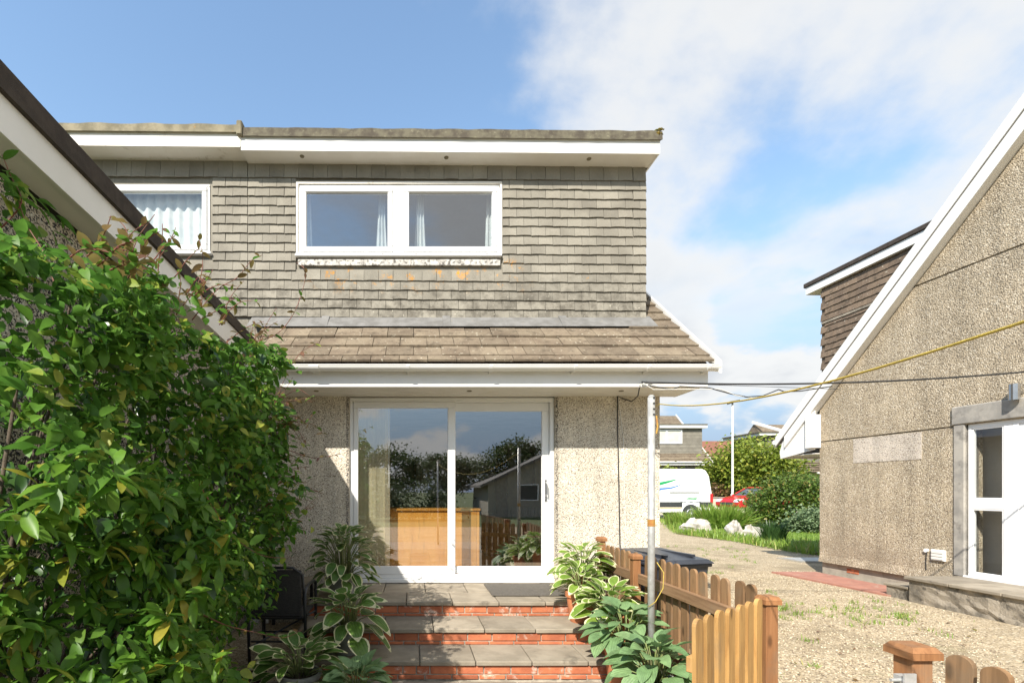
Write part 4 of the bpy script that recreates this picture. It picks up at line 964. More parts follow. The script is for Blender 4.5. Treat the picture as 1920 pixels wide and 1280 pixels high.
def shoot(pts, Y0, Y1, nl, sz, red=.7, r=.0035):
    P = [W(px, py, Y0 + (Y1 - Y0) * i / max(1, len(pts) - 1)) for i, (px, py) in enumerate(pts)]
    fine = []
    for i in range(len(P) - 1):
        p0, p1, p2, p3 = P[max(0, i - 1)], P[i], P[i + 1], P[min(len(P) - 1, i + 2)]
        for k in range(6):
            u = k / 6; fine.append(.5 * ((2 * p1) + (p2 - p0) * u + (2 * p0 - 5 * p1 + 4 * p2 - p3) * u * u + (3 * p1 - p0 - 3 * p2 + p3) * u ** 3))
    fine.append(P[-1]); m = len(fine)
    MB().tube(fine, [r * (1 - .6 * i / m) for i in range(m)], 5).build('shoot', 'stem_red', HS, True)
    for j in range(nl):
        u = (j + .6) / nl; p = fine[min(m - 1, int(u * (m - 1)))]
        for sd in (0, math.pi):
            if rr.random() < .12: continue
            link('leaf', red_me[0] if rr.random() < red else red_me[1], HS, tuple(p), (rr.uniform(-.6, .7), rr.uniform(-.6, .6), rr.uniform(-.7, .7) + sd + 1.2 * (j % 2)), sz * rr.uniform(.65, 1.15) * (1.1 - .4 * u))
shoot([(455, 645), (515, 628), (548, 592), (566, 548), (572, 512), (556, 492)], 3.5, 3.5, 8, .085)
shoot([(360, 600), (405, 545), (445, 520), (470, 490), (492, 478)], 2.9, 3.0, 7, .075)
shoot([(330, 590), (372, 530), (380, 480), (370, 440)], 2.7, 2.7, 6, .08)
shoot([(190, 560), (228, 482), (258, 445), (290, 402)], 2.0, 2.0, 6, .085, .4)
shoot([(210, 560), (240, 478), (236, 430), (212, 405)], 2.0, 2.0, 5, .07, .6)
shoot([(430, 690), (500, 705), (540, 690), (565, 660), (600, 640)], 3.5, 3.4, 6, .08, .8)
shoot([(420, 760), (480, 742), (525, 745), (560, 730), (590, 752)], 3.4, 3.4, 6, .07, .6)
shoot([(500, 830), (545, 845), (590, 858), (640, 850)], 3.7, 3.7, 6, .07, .7)
shoot([(520, 790), (550, 780), (575, 790), (590, 770)], 3.7, 3.7, 6, .06, .7)
shoot([(505, 900), (545, 905), (575, 915), (605, 925)], 3.8, 3.8, 6, .06, .8)
shoot([(495, 985), (530, 975), (560, 978), (575, 1010)], 3.8, 3.8, 5, .06, .7)
shoot([(360, 1140), (420, 1170), (480, 1185), (530, 1195), (566, 1180)], 2.6, 2.9, 6, .075, .25)
shoot([(370, 1230), (400, 1245), (430, 1260), (450, 1250)], 2.5, 2.6, 4, .07, .1)
shoot([(350, 870), (372, 905), (400, 950), (432, 1000), (490, 1040), (548, 1045)], 2.5, 2.9, 7, .085, .05)
shoot([(230, 915), (262, 975), (300, 1010), (340, 1030)], 1.9, 2.2, 5, .085, .05)
for k in range(20):
    x0 = rr.uniform(470, 540); y0 = rr.uniform(740, 1020); Yk = 3.55; a = R(rr.uniform(-30, 45)); L_ = rr.uniform(40, 95); p_ = [(x0, y0)]
    for q_ in range(3):
        x0 += math.cos(a) * L_ / 3; y0 -= math.sin(a) * L_ / 3; a += R(rr.uniform(-40, 40)); p_.append((x0, y0))
    shoot(p_, Yk, Yk, 6, rr.uniform(.045, .065), rr.uniform(.5, 1), .0025)
for k in range(30):
    x0 = rr.uniform(120, 540); y0 = np.interp(x0, [0, 156, 280, 379, 445, 492, 527, 560], [450, 455, 495, 560, 610, 690, 765, 860]) + rr.uniform(10, 50)
    Yk = min(4.0, 1.12 * 900 / (775 - x0)); a = R(rr.uniform(15, 95)); L_ = rr.uniform(45, 110); p_ = [(x0, y0)]
    for q_ in range(3):
        x0 += math.cos(a) * L_ / 3; y0 -= math.sin(a) * L_ / 3; a += R(rr.uniform(-35, 25)); p_.append((x0, y0))
    shoot(p_, Yk, Yk - .05, 5, rr.uniform(.05, .08), rr.uniform(.3, .9), .003)
shoot([(0, 430), (40, 380), (20, 330), (4, 290)], 2.1, 2.1, 6, .10, .0)
shoot([(110, 560), (85, 480), (50, 420), (30, 360)], 2.0, 2.1, 7, .10, .05)
for k in range(120):
    px = rr.uniform(-10, 330); py = 275 + px * .93 + rr.uniform(25, 170); link('leaf', red_me[1], HS, tuple(W(px, py, 2.05 + px * .004)), (rr.uniform(-1.2, -.2), rr.uniform(-.5, .5), rr.uniform(-2.4, -.6)), rr.uniform(.07, .11))
BS = thing('broadleaf_shrub', 'glossy large-leaved evergreen shrub at the lower left corner', 'shrub', (-1.5, 1.6, 0))
def rosettes(n, seed):
    r = np.random.default_rng(seed); Pl, ya, pi, ro, ss, dd = [], [], [], [], [], []
    for k in range(n):
        Y = r.uniform(1.3, 2.2); Z = r.uniform(.15, 1.62); d = r.exponential(.09); X = float(xout(np.array(Y), np.array(Z))) + .06 - d
        m = r.integers(5, 9); base = r.uniform(0, 6.28); out = np.array([X, Y, Z])
        for j in range(m):
            a = base + j * 6.28 / m + r.normal(0, .25)
            Pl.append(out + r.normal(0, .012, 3)); 
            # leaves radiate around an axis pointing outwards (+X, -Y, up)
            ax = Vector((.75, -.45, .45)).normalized(); u = ax.orthogonal().normalized(); v = ax.cross(u)
            dr = (u * math.cos(a) + v * math.sin(a)) * .9 + ax * r.uniform(-.1, .65); dr.z -= .25; dr.normalize()
            ya.append(math.atan2(-dr.x, dr.y)); pi.append(math.asin(max(-1, min(1, dr.z)))); ro.append(r.normal(0, .35)); ss.append(r.uniform(.06, .11)); dd.append(d)
    return np.array(Pl), np.array(ya), np.array(pi), np.array(ro), np.array(ss), np.array(dd)
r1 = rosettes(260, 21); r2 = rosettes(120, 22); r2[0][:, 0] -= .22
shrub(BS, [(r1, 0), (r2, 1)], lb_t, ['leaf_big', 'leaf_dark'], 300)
b = MB()
for k in range(24):
    y = rr.uniform(.8, 2.2); b.tube([(-1.55 + rr.uniform(-.1, .1), 1.5 + rr.uniform(-.2, .2), 0), (-1.45, (y + 1.5) / 2, .6), (-1.25, y, rr.uniform(.9, 1.9))], [.016, .011, .005], 5)
b.build('branch', 'bark', BS, True)
# soil strip under the plants
struct(MB().prism([(-1.95, .5), (-1.25, .5), (-1.22, 4.0), (-1.95, 4.0)], 'z', -.03, .022).build('flower_bed', 'soil'))

# ================================================================== pole, lines, cables
t = thing('washing_line_pole', 'galvanised steel washing line pole beside the steps', 'pole', (1.735, 3.5, 0))
MB().tube([(1.735, 3.5, 0), (1.735, 3.5, 2.20)], .0245, 16).build('pole', 'galv', t, True)
MB().tube([(1.735, 3.5, 2.2), (1.735, 3.5, 2.215)], [.026, .012], 16).build('cap', 'galv', t)
for z in (2.19, 2.15, 2.11, 2.07): MB().tube([(1.742, 3.474, z), (1.742, 3.4745 + .003, z)], .007, 10).build('hole', 'gasket', t)
MB().tube([(1.76, 3.475, 2.06), (1.765, 3.468, 1.98), (1.757, 3.47, 1.93)], .006, 6).build('hook', 'rust', t)
MB().tube([(1.735, 3.5, 1.26), (1.735, 3.5, 1.31)], .0262, 16).build('rust_band', 'rust', t)
pts = []
for i in range(31):
    Yq = 3.5 + (-2.2 - 3.5) * i / 30; X_ = 1.0895 + .183 * Yq + .005
    z = 1.872 + .052 * (Yq - 1.15) ** 2 if Yq > 1.15 else 1.872 + .035 * (Yq - 1.15) ** 2
    pts.append((X_, Yq, z + .0))
pts[0] = (1.757, 3.48, 2.13)
o = MB().tube(pts, .0036, 8).build('washing_line', 'rope', None, True); tag(o, 'yellow washing line rope stretched from the steel pole across the right side', 'rope')
t2 = thing('washing_line_post', 'far steel post holding the other end of the yellow line', 'pole', (.69, -2.2, 0))
MB().tube([(.69, -2.22, -.05), (.69, -2.22, 2.35)], .024, 12).build('pole', 'galv', t2, True); box('cap', 'galv', t2, .66, .72, -2.25, -2.19, 2.35, 2.37)
o = MB().tube([(1.765, 3.48, 1.0), (1.80, 3.45, .93), (1.79, 3.44, .82), (1.74, 3.45, .72), (1.70, 3.47, .68)], .003, 6).build('rope_tail', 'rope', None, True); tag(o, 'loose yellow rope end looped low round the steel pole', 'rope')
def sag(a, b_, s, n=24):
    a, b_ = Vector(a), Vector(b_); return [a.lerp(b_, i / n) - Vector((0, 0, s * 4 * (i / n) * (1 - i / n))) for i in range(n + 1)]
A0 = (W(1203, 716, 5.0)); A1 = Vector((7.71, 4.62, 2.87))
o = MB().tube(sag(A0, A1, .13), .009, 8).build('overhead_cable', 'cable', None, True); tag(o, 'thick black cable slung between the two houses', 'cable')
o = MB().tube(sag(A0 + Vector((0, 0, -.004)), (4.3, 4.86, 2.545), .0, 6), .0025, 6).build('support_wire', 'cable', None); tag(o, 'taut thin wire running from the house corner to the cable', 'wire')
o = MB().tube([W(1215, 722, 4.98), W(1260, 730, 4.96), W(1275, 724, 4.95), W(1330, 727, 4.93), W(1370, 738, 4.9), W(1400, 744, 4.88), W(1430, 742, 4.87), W(1460, 730, 4.85), W(1470, 734, 4.84), W(1500, 733, 4.83), W(1560, 724, 4.8)], .006, 6).build('loose_cable', 'cable', None, True); tag(o, 'loose black cable sagging in loops below the taut wire', 'cable')
o = MB().tube([W(1206, 718, 4.985), W(1225, 730, 4.97), W(1350, 729, 4.92), W(1380, 741, 4.89), W(1415, 747, 4.875), W(1440, 743, 4.865)], .0045, 6).build('loose_cable', 'cable_pale', None, True); tag(o, 'pale cable drooping beside the black loops', 'cable')

# ================================================================== picket fence, gate, bin
FX = 2.0
def picket_mesh(wd, th, h, name='picket', m='fence'):
    poly = [(-wd / 2, 0), (wd / 2, 0), (wd / 2, h - wd * .42)]
    for i in range(1, 8): a = math.pi * i / 8; poly.append((wd / 2 * math.cos(a), h - wd * .42 + wd * .42 * math.sin(a)))
    poly.append((-wd / 2, h - wd * .42)); return MB().prism(poly, 'x', -th / 2, th / 2).mesh(name, m)
pk = picket_mesh(.078, .018, .90)
Fn = thing('picket_fence', 'brown wooden picket fence running along the drive beside the steps', 'fence', (FX, 4, 0))
def post(parent, x, y, h, s=.068, cap=.092, m='fence_post'):
    p = box('post', m, parent, x - s / 2, x + s / 2, y - s / 2, y + s / 2, -.05, h - .045, .004)
    c = MB(); a = cap / 2; c.hexa([(x - a, y - a, h - .044), (x + a, y - a, h - .044), (x + a, y + a, h - .044), (x - a, y + a, h - .044), (x - a, y - a, h - .02), (x + a, y - a, h - .02), (x + a, y + a, h - .02), (x - a, y + a, h - .02)])
    q_ = a * .75; c.hexa([(x - a, y - a, h - .019), (x + a, y - a, h - .019), (x + a, y + a, h - .019), (x - a, y + a, h - .019), (x - q_, y - q_, h), (x + q_, y - q_, h), (x + q_, y + q_, h), (x - q_, y + q_, h)])
    c.build('post_cap', m, p)
post(Fn, FX - .01, 5.08, 1.03); post(Fn, FX - .015, 4.29, .955); post(Fn, FX + .01, 2.72, .925)
y = 5.0
while y > 2.80:
    if abs(y - 4.29) > .03: link('picket', pk, Fn, (FX + .032, y, .055 + random.uniform(-.006, .006)), (random.uniform(-.012, .012), random.uniform(-.01, .01), random.uniform(-.03, .03)))
    y -= .118
for z in (.70, .22):
    for (ya, yb2) in ((4.34, 5.03), (2.77, 4.24)):
        box('rail', 'fence_rail', Fn, FX - .018, FX + .020, ya, yb2, z, z + .085, .004)
Gt = thing('picket_gate', 'light orange wooden picket gate standing open beside the hostas', 'gate', (1.99, 2.70, 0))
ga = math.atan2(2.78 - 2.30, 2.0 - 1.337); gu = Vector((math.cos(ga), math.sin(ga), 0)); ghx, ghy = 1.93, 2.685
pg = picket_mesh(.076, .019, .875, 'picket', 'fence_gate')
for k in range(7):
    d = .02 + k * .118; link('picket', pg, Gt, (ghx - gu.x * d, ghy - gu.y * d, .045 + random.uniform(-.004, .004)), (0, random.uniform(-.006, .006), ga - math.pi / 2))
for z in (.66, .22):
    me = MB().cbox(-.38, .38, .011, .045, z, z + .075, .004).mesh('rail', 'fence_gate'); link('rail', me, Gt, (ghx - gu.x * .374, ghy - gu.y * .374, 0), (0, 0, ga))
me = MB().hexa([(-.36, .012, .30), (-.29, .012, .30), (-.29, .04, .30), (-.36, .04, .30), (.29, .012, .655), (.36, .012, .655), (.36, .04, .655), (.29, .04, .655)]).mesh('brace', 'fence_gate'); link('brace', me, Gt, (ghx - gu.x * .374, ghy - gu.y * .374, 0), (0, 0, ga))
F2 = thing('picket_fence', 'short run of picket fence with a capped gate post at the lower right corner', 'fence', (1.9, 1.4, 0))
post(F2, 1.872, 1.80, .945, .076, .112)
y = 1.735
pk2 = picket_mesh(.076, .020, .895)
k = 0
while y > -.6:
    link('picket', pk2, F2, (1.945 - .012 * k, y - .03, .04), (0, 0, random.uniform(-.06, .06) + .12)); y -= .115; k += 1
for z in (.62, .22):
    b = MB().hexa([(1.80, -.6, z), (1.835, -.6, z), (1.925, 1.72, z), (1.89, 1.72, z), (1.80, -.6, z + .08), (1.835, -.6, z + .08), (1.925, 1.72, z + .08), (1.89, 1.72, z + .08)]); b.build('rail', 'fence_rail', F2)
b = MB(); b.box(1.775, 1.806, 1.735, 1.775, .80, .845).tube([(1.74, 1.75, .83), (1.81, 1.75, .83)], .006, 8).box(1.768, 1.812, 1.728, 1.734, .79, .86); b.build('latch', 'galv', F2)
Bn = thing('wheelie_bin', 'black wheelie bin standing behind the picket fence at the house corner', 'bin', (2.47, 4.80, 0), R(12), local=True)
b = MB(); b.hexa([(-.22, -.26, .06), (.22, -.26, .06), (.22, .24, .06), (-.22, .24, .06), (-.27, -.33, .83), (.27, -.33, .83), (.27, .30, .83), (-.27, .30, .83)]); b.build('body', 'bin', Bn, bevel=.025)
b = MB(); b.box(-.285, .285, -.345, .315, .80, .835); b.build('rim', 'bin', Bn, bevel=.01)
b = MB(); b.hexa([(-.29, -.39, .836), (.29, -.39, .836), (.29, .32, .836), (-.29, .32, .836), (-.25, -.34, .875), (.25, -.34, .875), (.25, .31, .915), (-.25, .31, .915)]); lid = b.build('lid', 'bin', Bn, bevel=.018)
box('lid_rib', 'bin', lid, -.17, -.13, -.26, .24, .885, .91); box('lid_rib', 'bin', lid, .13, .17, -.26, .24, .885, .91)
MB().tube([(-.25, .37, .85), (.25, .37, .85)], .016, 10).build('handle', 'bin', Bn)
for x in (-.24, .24): MB().tube([(x - .025, .26, .10), (x + .025, .26, .10)], .10, 16).build('wheel', 'tyre', Bn)

# ================================================================== house on the right
RH = thing('gable_house', 'tan pebbledashed gable of the house across the drive with white barge boards', 'house', (7.56, 8.93, 0), .041, local=True)
def ly(Y, x=0.0): return (Y - 8.93)
EV = .85; VS = .99; EZ2 = 2.60
def vz(y): return EZ2 + VS * (EV - y)          # top of the verge at local y
RIDGE = -4.0
# gable wall in storey panels with recessed joints, so the cracks are real gaps
def gable_panel(name, z0, z1, m='peb_tan', x=-.0):
    pts = []
    y_lo = RIDGE * 2 - .2
    def ymax(z): return min(0.0, EV - (z - EZ2) / VS - .42)
    def ymin(z): return 2 * RIDGE - ymax(z) if z > EZ2 - .4 else 2 * RIDGE
    top = min(z1, vz(RIDGE) - .5)
    ks = [z0, z1] if ymax(z1) >= 0 else ([z0] + [zz for zz in (EZ2 + VS * (EV - .42),) if z0 < zz < z1] + [z1])
    right = [(ymax(z), z) for z in ks]; left = [(ymin(z), z) for z in reversed(ks)]
    MB().prism(right + left, 'x', x, .25).build(name, m, RH)
DOY0, DOY1 = 6.65 - 8.93, 5.00 - 8.93       # door opening (local y), DOY1 < DOY0
DOZ0, DOZ1 = .335, 2.43
b = MB()
b.box(0, .25, DOY0, 0, .22, 2.41).box(0, .25, 2 * RIDGE, DOY1, .22, 2.41); b.build('wall', 'peb_tan', RH)
gable_panel('wall', 2.432, 4.605); gable_panel('wall', 4.63, 6.95)
b = MB(); b.box(.02, .25, DOY0, -.01, 2.40, 2.44).box(.02, .24, RIDGE * 2, -.01, 4.60, 4.635).box(.02, .25, RIDGE * 2, DOY1, 2.40, 2.44); b.build('joint', 'concrete_dark', RH)
b = MB().prism([(-.028, .205), (0.0, .205), (0.0, .34)], 'y', DOY0, 0.0); b.build('bell_drip', 'peb_tan', RH)
box('plinth', 'concrete', RH, .035, .25, DOY0 - .1, -.02, -.1, .219)
box('end_wall', 'peb_tan', RH, .26, 6.5, -.25, -.01, -.1, 2.7)
box('repair_patch', 'peb_patch', RH, -.006, .05, -1.73, -.66, 1.99, 2.40)
for (z0, z1) in ((.08, .115), (.119, .155)):
    for k in range(3): box('air_brick', 'brick', RH, .028, .06, -.72 + k * .075, -.652 + k * .075, z0, z1, .003)
# barge boards follow the slope on both sides
def rake(x0, x1, t0, t1, m, name, yend=EV):
    def side(sg):
        p = []
        for y in (yend, RIDGE): p.append((y if sg > 0 else 2 * RIDGE - y, vz(y)))
        (ya, za), (yb_, zb2) = p
        return [(ya, za - t0), (yb_, zb2 - t0), (yb_, zb2 - t1), (ya, za - t1)]
    b = MB(); b.prism(side(1), 'x', x0, x1).prism(side(-1), 'x', x0, x1); return b.build(name, m, RH)
rake(-.155, -.12, 0, .185, 'white', 'verge_trim'); rake(-.135, -.119, .187, .205, 'felt_dark', 'verge_shadow_line')  # dark strip between the boards stands in for their shadow line
rake(-.14, -.11, .206, .43, 'white', 'barge_board', EV - .2); rake(-.108, 0.0, .405, .42, 'white', 'verge_soffit', .38)
def slope(sg, x0, x1, t0, t1, m, nm):
    pts = [(EV if sg > 0 else 2 * RIDGE - EV, vz(EV) - t0), (RIDGE, vz(RIDGE) - t0), (RIDGE, vz(RIDGE) - t1), (EV if sg > 0 else 2 * RIDGE - EV, vz(EV) - t1)]
    MB().prism(pts, 'x', x0, x1).build(nm, m, RH)
for sg in (1, -1): slope(sg, -.118, 7.0, .02, .12, 'roof_tile', 'roof_slope')
# boxed eaves
b = MB().prism([(.0, 2.28), (.78, 2.16), (.80, 2.30), (.72, 2.5), (.0, 3.05)], 'x', -.105, -.085); b.build('eaves_panel', 'white', RH)
box('eaves_box', 'white', RH, -.16, -.001, -.03, .14, 2.31, 2.93, .004)
box('eaves_soffit', 'soffit', RH, -.084, 6.5, .0, .76, 2.20, 2.215); box('eaves_fascia', 'white', RH, -.084, 6.5, .761, .78, 2.16, 2.6)
b = MB(); b.tube([(-.14, .9, 2.5), (6.5, .9, 2.5)], .05, 10); b.build('gutter', 'white', RH)
# dormer on the far slope
cx_ = .06; dy1 = .02; dy0 = -2.0; dzt = 5.27
b = MB().prism([(dy1, vz(dy1) - .1), (dy1, dzt), (dy0, dzt), (dy0, vz(dy0) - .1 if vz(dy0) < dzt else dzt - .01)], 'x', cx_, cx_ + .08); b.build('dormer_cheek', 'tile_brown', RH)
box('dormer_front', 'tile_brown', RH, cx_ + .08, 5.0, dy1 - .1, dy1, 3.2, dzt)
bt = MB()
rm = {}
for r in range(16):
    z = 3.42 + r * .1118; h = .135 if z < 5.0 else .17
    ylim = EV - (z - EZ2) / VS - .05
    y = dy1 - (0 if r % 2 else .088)
    if z > 5.12: break
    while y > ylim - .15 and y > dy0:
        if 'm' not in rm: rm['m'] = tile_mesh(.171, .135, 'cheek_tile', 'tile_brown', .022)
        link('cheek_tile', rm['m'], RH, (cx_ - .01, y - .088, z + random.uniform(-.004, .004)), (random.uniform(-.01, .02), random.uniform(-.02, .02), R(-90)))
        y -= .1755
box('dormer_fascia', 'white', RH, cx_ - .075, cx_ - .055, dy0, dy1 + .27, dzt - .005, dzt + .13, .003)
box('dormer_front_fascia', 'white', RH, cx_ - .054, 5.2, dy1 + .25, dy1 + .269, dzt - .005, dzt + .13)
box('dormer_soffit', 'soffit', RH, cx_ - .054, 5.2, dy0, dy1 + .249, dzt + .0, dzt + .012)
b = MB(); b.cbox(cx_ - .10, 5.2, dy0, dy1 + .30, dzt + .131, dzt + .215, .012); b.build('dormer_felt_edge', 'felt_spot', RH)
# door surround, side light, door
box('lintel', 'surround', RH, -.035, .2, DOY1 - .25, DOY0 + .145, 2.44, 2.69, .01)
box('jamb', 'surround', RH, -.022, .2, DOY0 - .0, DOY0 + .13, DOZ0 - .01, 2.439, .008)
dr = MB(); fx0, fx1 = .02, .10
yL = DOY0 - .012; yM0 = 6.225 - 8.93; yM1 = 6.13 - 8.93; yR = DOY1
for (ya, yb2) in ((yL - .035, yL), (yM0 - .0, yM0 + .025), (yM1 - .03, yM1 + .03), (yR, yR + .06)): dr.cbox(fx0, fx1, ya, yb2, DOZ0 + .05, DOZ1 - .06, .004)
dr.cbox(fx0, fx1, yR, yL, DOZ1 - .06, DOZ1, .004).cbox(fx0, fx1, yR, yL, DOZ0 + .012, DOZ0 + .05, .004)
dr.cbox(fx0 + .002, fx1 - .002, yM0 + .025, yL - .035, 1.27, 1.40, .004).cbox(fx0 + .002, fx1 - .002, yM1 + .03, yM0, DOZ0 + .05, DOZ1 - .06, .004)
df = dr.build('door_frame', 'upvc', RH)
for z0, z1 in ((1.40, DOZ1 - .06), (DOZ0 + .05, 1.27)):
    s = MB()
    ya, yb2 = yM0 + .025, yL - .035
    for a in ((ya, ya + .022, z0, z1), (yb2 - .022, yb2, z0, z1), (ya + .022, yb2 - .022, z0, z0 + .022), (ya + .022, yb2 - .022, z1 - .022, z1)): s.cbox(.026, .07, *a, .003)
    s.build('side_light', 'upvc', df); box('pane', 'glass_side', df, .032, .038, ya + .02, yb2 - .02, z0 + .02, z1 - .02)
dl = box('door_leaf', 'upvc', df, .03, .075, yR + .062, yM1 - .032, DOZ0 + .052, DOZ1 - .062, .004)
for z0, z1 in ((1.35, 2.15), (.55, 1.15)):
    b = MB(); frame_rect(b, 0, .48, z0, z1, .03, 0, .012, .003); me = b.mesh('panel_moulding', 'upvc'); link('panel_moulding', me, dl, (.029, yM1 - .13, 0), (0, 0, R(-90)))
box('door_sill', 'upvc', df, -.05, .10, yR - .01, yL + .01, DOZ0 - .018, DOZ0 + .011, .005)
b = MB(); b.box(.38, .46, DOY1 - .1, DOY0 + .1, .3, 2.54).box(.101, .6, DOY0 + .15, DOY0 + .2, .3, 2.6).box(.101, .6, DOY1 - .2, DOY1 - .15, .3, 2.6).box(.101, .68, DOY1 - .2, DOY0 + .2, 2.55, 2.6).box(.101, .68, DOY1 - .2, DOY0 + .2, .26, .3); b.build('porch_wall', 'plaster', RH)
v = box('wall_vent', 'white', RH, -.03, .0, 6.99 - 8.93 - .11, 6.99 - 8.93 + .07, .50, .66, .004)
for k in range(3): box('vent_slat', 'soffit', v, -.04, -.031, 6.99 - 8.93 - .095, 6.99 - 8.93 + .055, .515 + k * .045, .55 + k * .045, .003)
MB().tube([(-.03, 7.13 - 8.93, .63), (.0, 7.13 - 8.93, .63)], .028, 12).build('sensor', 'white', RH)
MB().tube([(-.008, 7.13 - 8.93, .61), (-.006, 7.145 - 8.93, .45), (-.006, 7.14 - 8.93, .34)], .006, 6).build('flex', 'cable', RH)
yl_ = 6.06 - 8.93
MB().lathe([(.001, 2.66), (.05, 2.66), (.05, 2.86), (.001, 2.86)], -.09, yl_, 16).build('wall_lamp', 'chrome', RH); box('lamp_bracket', 'chrome', RH, -.06, 0, yl_ - .02, yl_ + .02, 2.74, 2.78)
# platform and step outside the door
Pf = thing('door_platform', 'rough weathered concrete doorstep platform in front of the right-hand door', 'doorstep', (7.2, 5.5, 0))
def rough_block(name, m, parent, x0, x1, y0, y1, z0, z1, seed, amp=.012, nx=6, ny=26, nz=6):
    r = random.Random(seed); b = MB()
    # only the two faces that show: left (x0) and far (y1) plus top
    def j(): return r.uniform(-amp, amp)
    g = {}
    for k in range(nz + 1):
        for i in range(ny + 1): g[('l', i, k)] = len(b.v); b.v.append((x0 + (j() if 0 < i < ny else 0), y0 + (y1 - y0) * i / ny, z0 + (z1 - z0) * k / nz))
    for k in range(nz):
        for i in range(ny): b.face(g[('l', i, k)], g[('l', i, k + 1)], g[('l', i + 1, k + 1)], g[('l', i + 1, k)])
    b.quad((x0, y1, z0), (x0, y1, z1), (x1, y1, z1), (x1, y1, z0)); b.quad((x0, y0, z0), (x1, y0, z0), (x1, y0, z1), (x0, y0, z1)); b.quad((x0, y0, z1), (x1, y0, z1), (x1, y1, z1), (x0, y1, z1))
    return b.build(name, m, parent)
rough_block('block', 'concrete_dark', Pf, 6.88, 7.57, 4.0, 6.66, -.1, .285, 3)
for k in range(5):
    y1 = 6.70 - k * .56; box('coping_slab', 'slab', Pf, 6.84, 7.56 + (8.93 - 6) * .04, y1 - .552, y1, .287, .328, .006)
rough_block('step', 'concrete_dark', Pf, 6.92, 7.57, 6.665, 7.02, -.1, .135, 4, .008, 4, 8, 3); box('step_slab', 'slab', Pf, 6.90, 7.55, 6.703, 7.05, .137, .172, .006)
# ================================================================== weeds, rocks, plants beyond
def blades(name, label, cat, centre, rad, n, h0, h1, m, seed, kind=None, lean=.5, wd=.012, parent=None):
    r = np.random.default_rng(seed); a = r.random(n) * 6.283; q_ = np.sqrt(r.random(n)) * rad
    P = np.stack([centre[0] + np.cos(a) * q_, centre[1] + np.sin(a) * q_ , np.full(n, centre[2])], 1)
    s = h0 + (h1 - h0) * r.random(n); ww = wd / max(h1, .01)
    tv = [(-ww, 0, 0), (ww, 0, 0), (-ww * .8, .5, .08), (ww * .8, .5, .08), (0, 1, -.08)]; tf = [(0, 1, 3, 2), (2, 3, 4)]
    yaw = a - math.pi / 2 + r.normal(0, .6, n); pitch = math.pi / 2 - np.abs(r.normal(lean * .5, lean * .6, n))
    o = scatter_mesh(name, tv, tf, m, P, rots(yaw, pitch, r.normal(0, .3, n)), s, parent)
    if label: tag(o, label, cat, kind=kind)
    return o
r_ = random.Random(9); wp = []
wspots = [(1745, 1180), (1690, 1155), (1650, 1140), (1600, 1130), (1560, 1140), (1500, 1130), (1470, 1140), (1520, 1245), (1690, 1168), (1850, 1165), (1770, 1190), (1450, 1260), (1620, 1165)]
for i in range(46): wspots.append((r_.uniform(1440, 1720), r_.gauss(1142, 16)))
for i in range(40): wspots.append((r_.uniform(1250, 1420), r_.uniform(1020, 1075)))
Pp = []
for px, py in wspots:
    Yg = EYE * F / (py - CY); Pp.append(((px - CX) * Yg / F, Yg))
n = len(Pp) * 16; r = np.random.default_rng(4); base = np.repeat(np.array(Pp), 16, 0) + r.normal(0, .035, (n, 2))
ww = .06; tv = [(-ww, 0, 0), (ww, 0, 0), (-ww * .8, .5, .08), (ww * .8, .5, .08), (0, 1, -.08)]; tf = [(0, 1, 3, 2), (2, 3, 4)]
ok = ~((base[:, 0] > 6.6) & (base[:, 1] < 9)); base = base[ok]; n = len(base)
o = scatter_mesh('weeds', tv, tf, 'grass_blade', np.column_stack([base, np.full(n, -.02)]), rots(r.random(n) * 6.28, 1.0 + r.normal(0, .35, n), r.normal(0, .3, n)), .03 + .05 * r.random(n)); tag(o, 'small green weeds sprouting through the gravel drive', 'weeds', kind='stuff')
# fallen leaves
n = 260; r = np.random.default_rng(15); X_ = np.concatenate([r.uniform(-.9, 1.4, 60), r.uniform(2.1, 2.7, 60), 2.2 + 4 * r.random(140)]); Y_ = np.concatenate([r.uniform(2.6, 3.75, 60), r.uniform(2.2, 5.0, 60), r.uniform(2.2, 6.5, 140)])
o = scatter_mesh('fallen_leaves', [(-.3, 0, 0), (.3, 0, .05), (.32, .6, .12), (-.32, .6, .1), (0, 1, 0)], [(0, 1, 2, 3), (3, 2, 4)], 'leaf_red', np.column_stack([X_, Y_, np.where(X_ < 1.9, .008, -.006)]), rots(r.random(n) * 6.28, r.normal(0, .25, n), r.normal(0, .25, n)), .018 + .03 * r.random(n)); tag(o, 'small brown fallen leaves scattered on the paving and gravel', 'leaves', kind='stuff')
# lawn grass
n = 16000; r = np.random.default_rng(5); Y_ = 10.8 + 12 * r.random(n) ** 1.4; X_ = 10.2 + (Y_ * .92 - 9.6).clip(.5) * r.random(n)
ok = X_ > 10.2 + (Y_ - 14).clip(0) * .25; X_, Y_ = X_[ok], Y_[ok]; n = len(X_)
o = scatter_mesh('lawn_grass', tv, tf, 'grass_blade', np.column_stack([X_, Y_, np.full(n, -.01)]), rots(r.random(n) * 6.28, 1.1 + r.normal(0, .3, n), r.normal(0, .3, n)), .05 + .07 * r.random(n)); tag(o, 'short bright green lawn grass beyond the gravel', 'grass', kind='stuff')
n = 5200; r = np.random.default_rng(6); u = r.random(n)
edge = np.array([(9.5, 11.4), (9.85, 14.4), (9.5, 16.9), (10.9, 19.8), (12.6, 23.8)]); si = (u * 4).astype(int).clip(0, 3); fu = u * 4 - si
E = edge[si] * (1 - fu)[:, None] + edge[si + 1] * fu[:, None] + np.column_stack([np.abs(r.normal(0, .6, n)) - .25, r.normal(0, .3, n)])
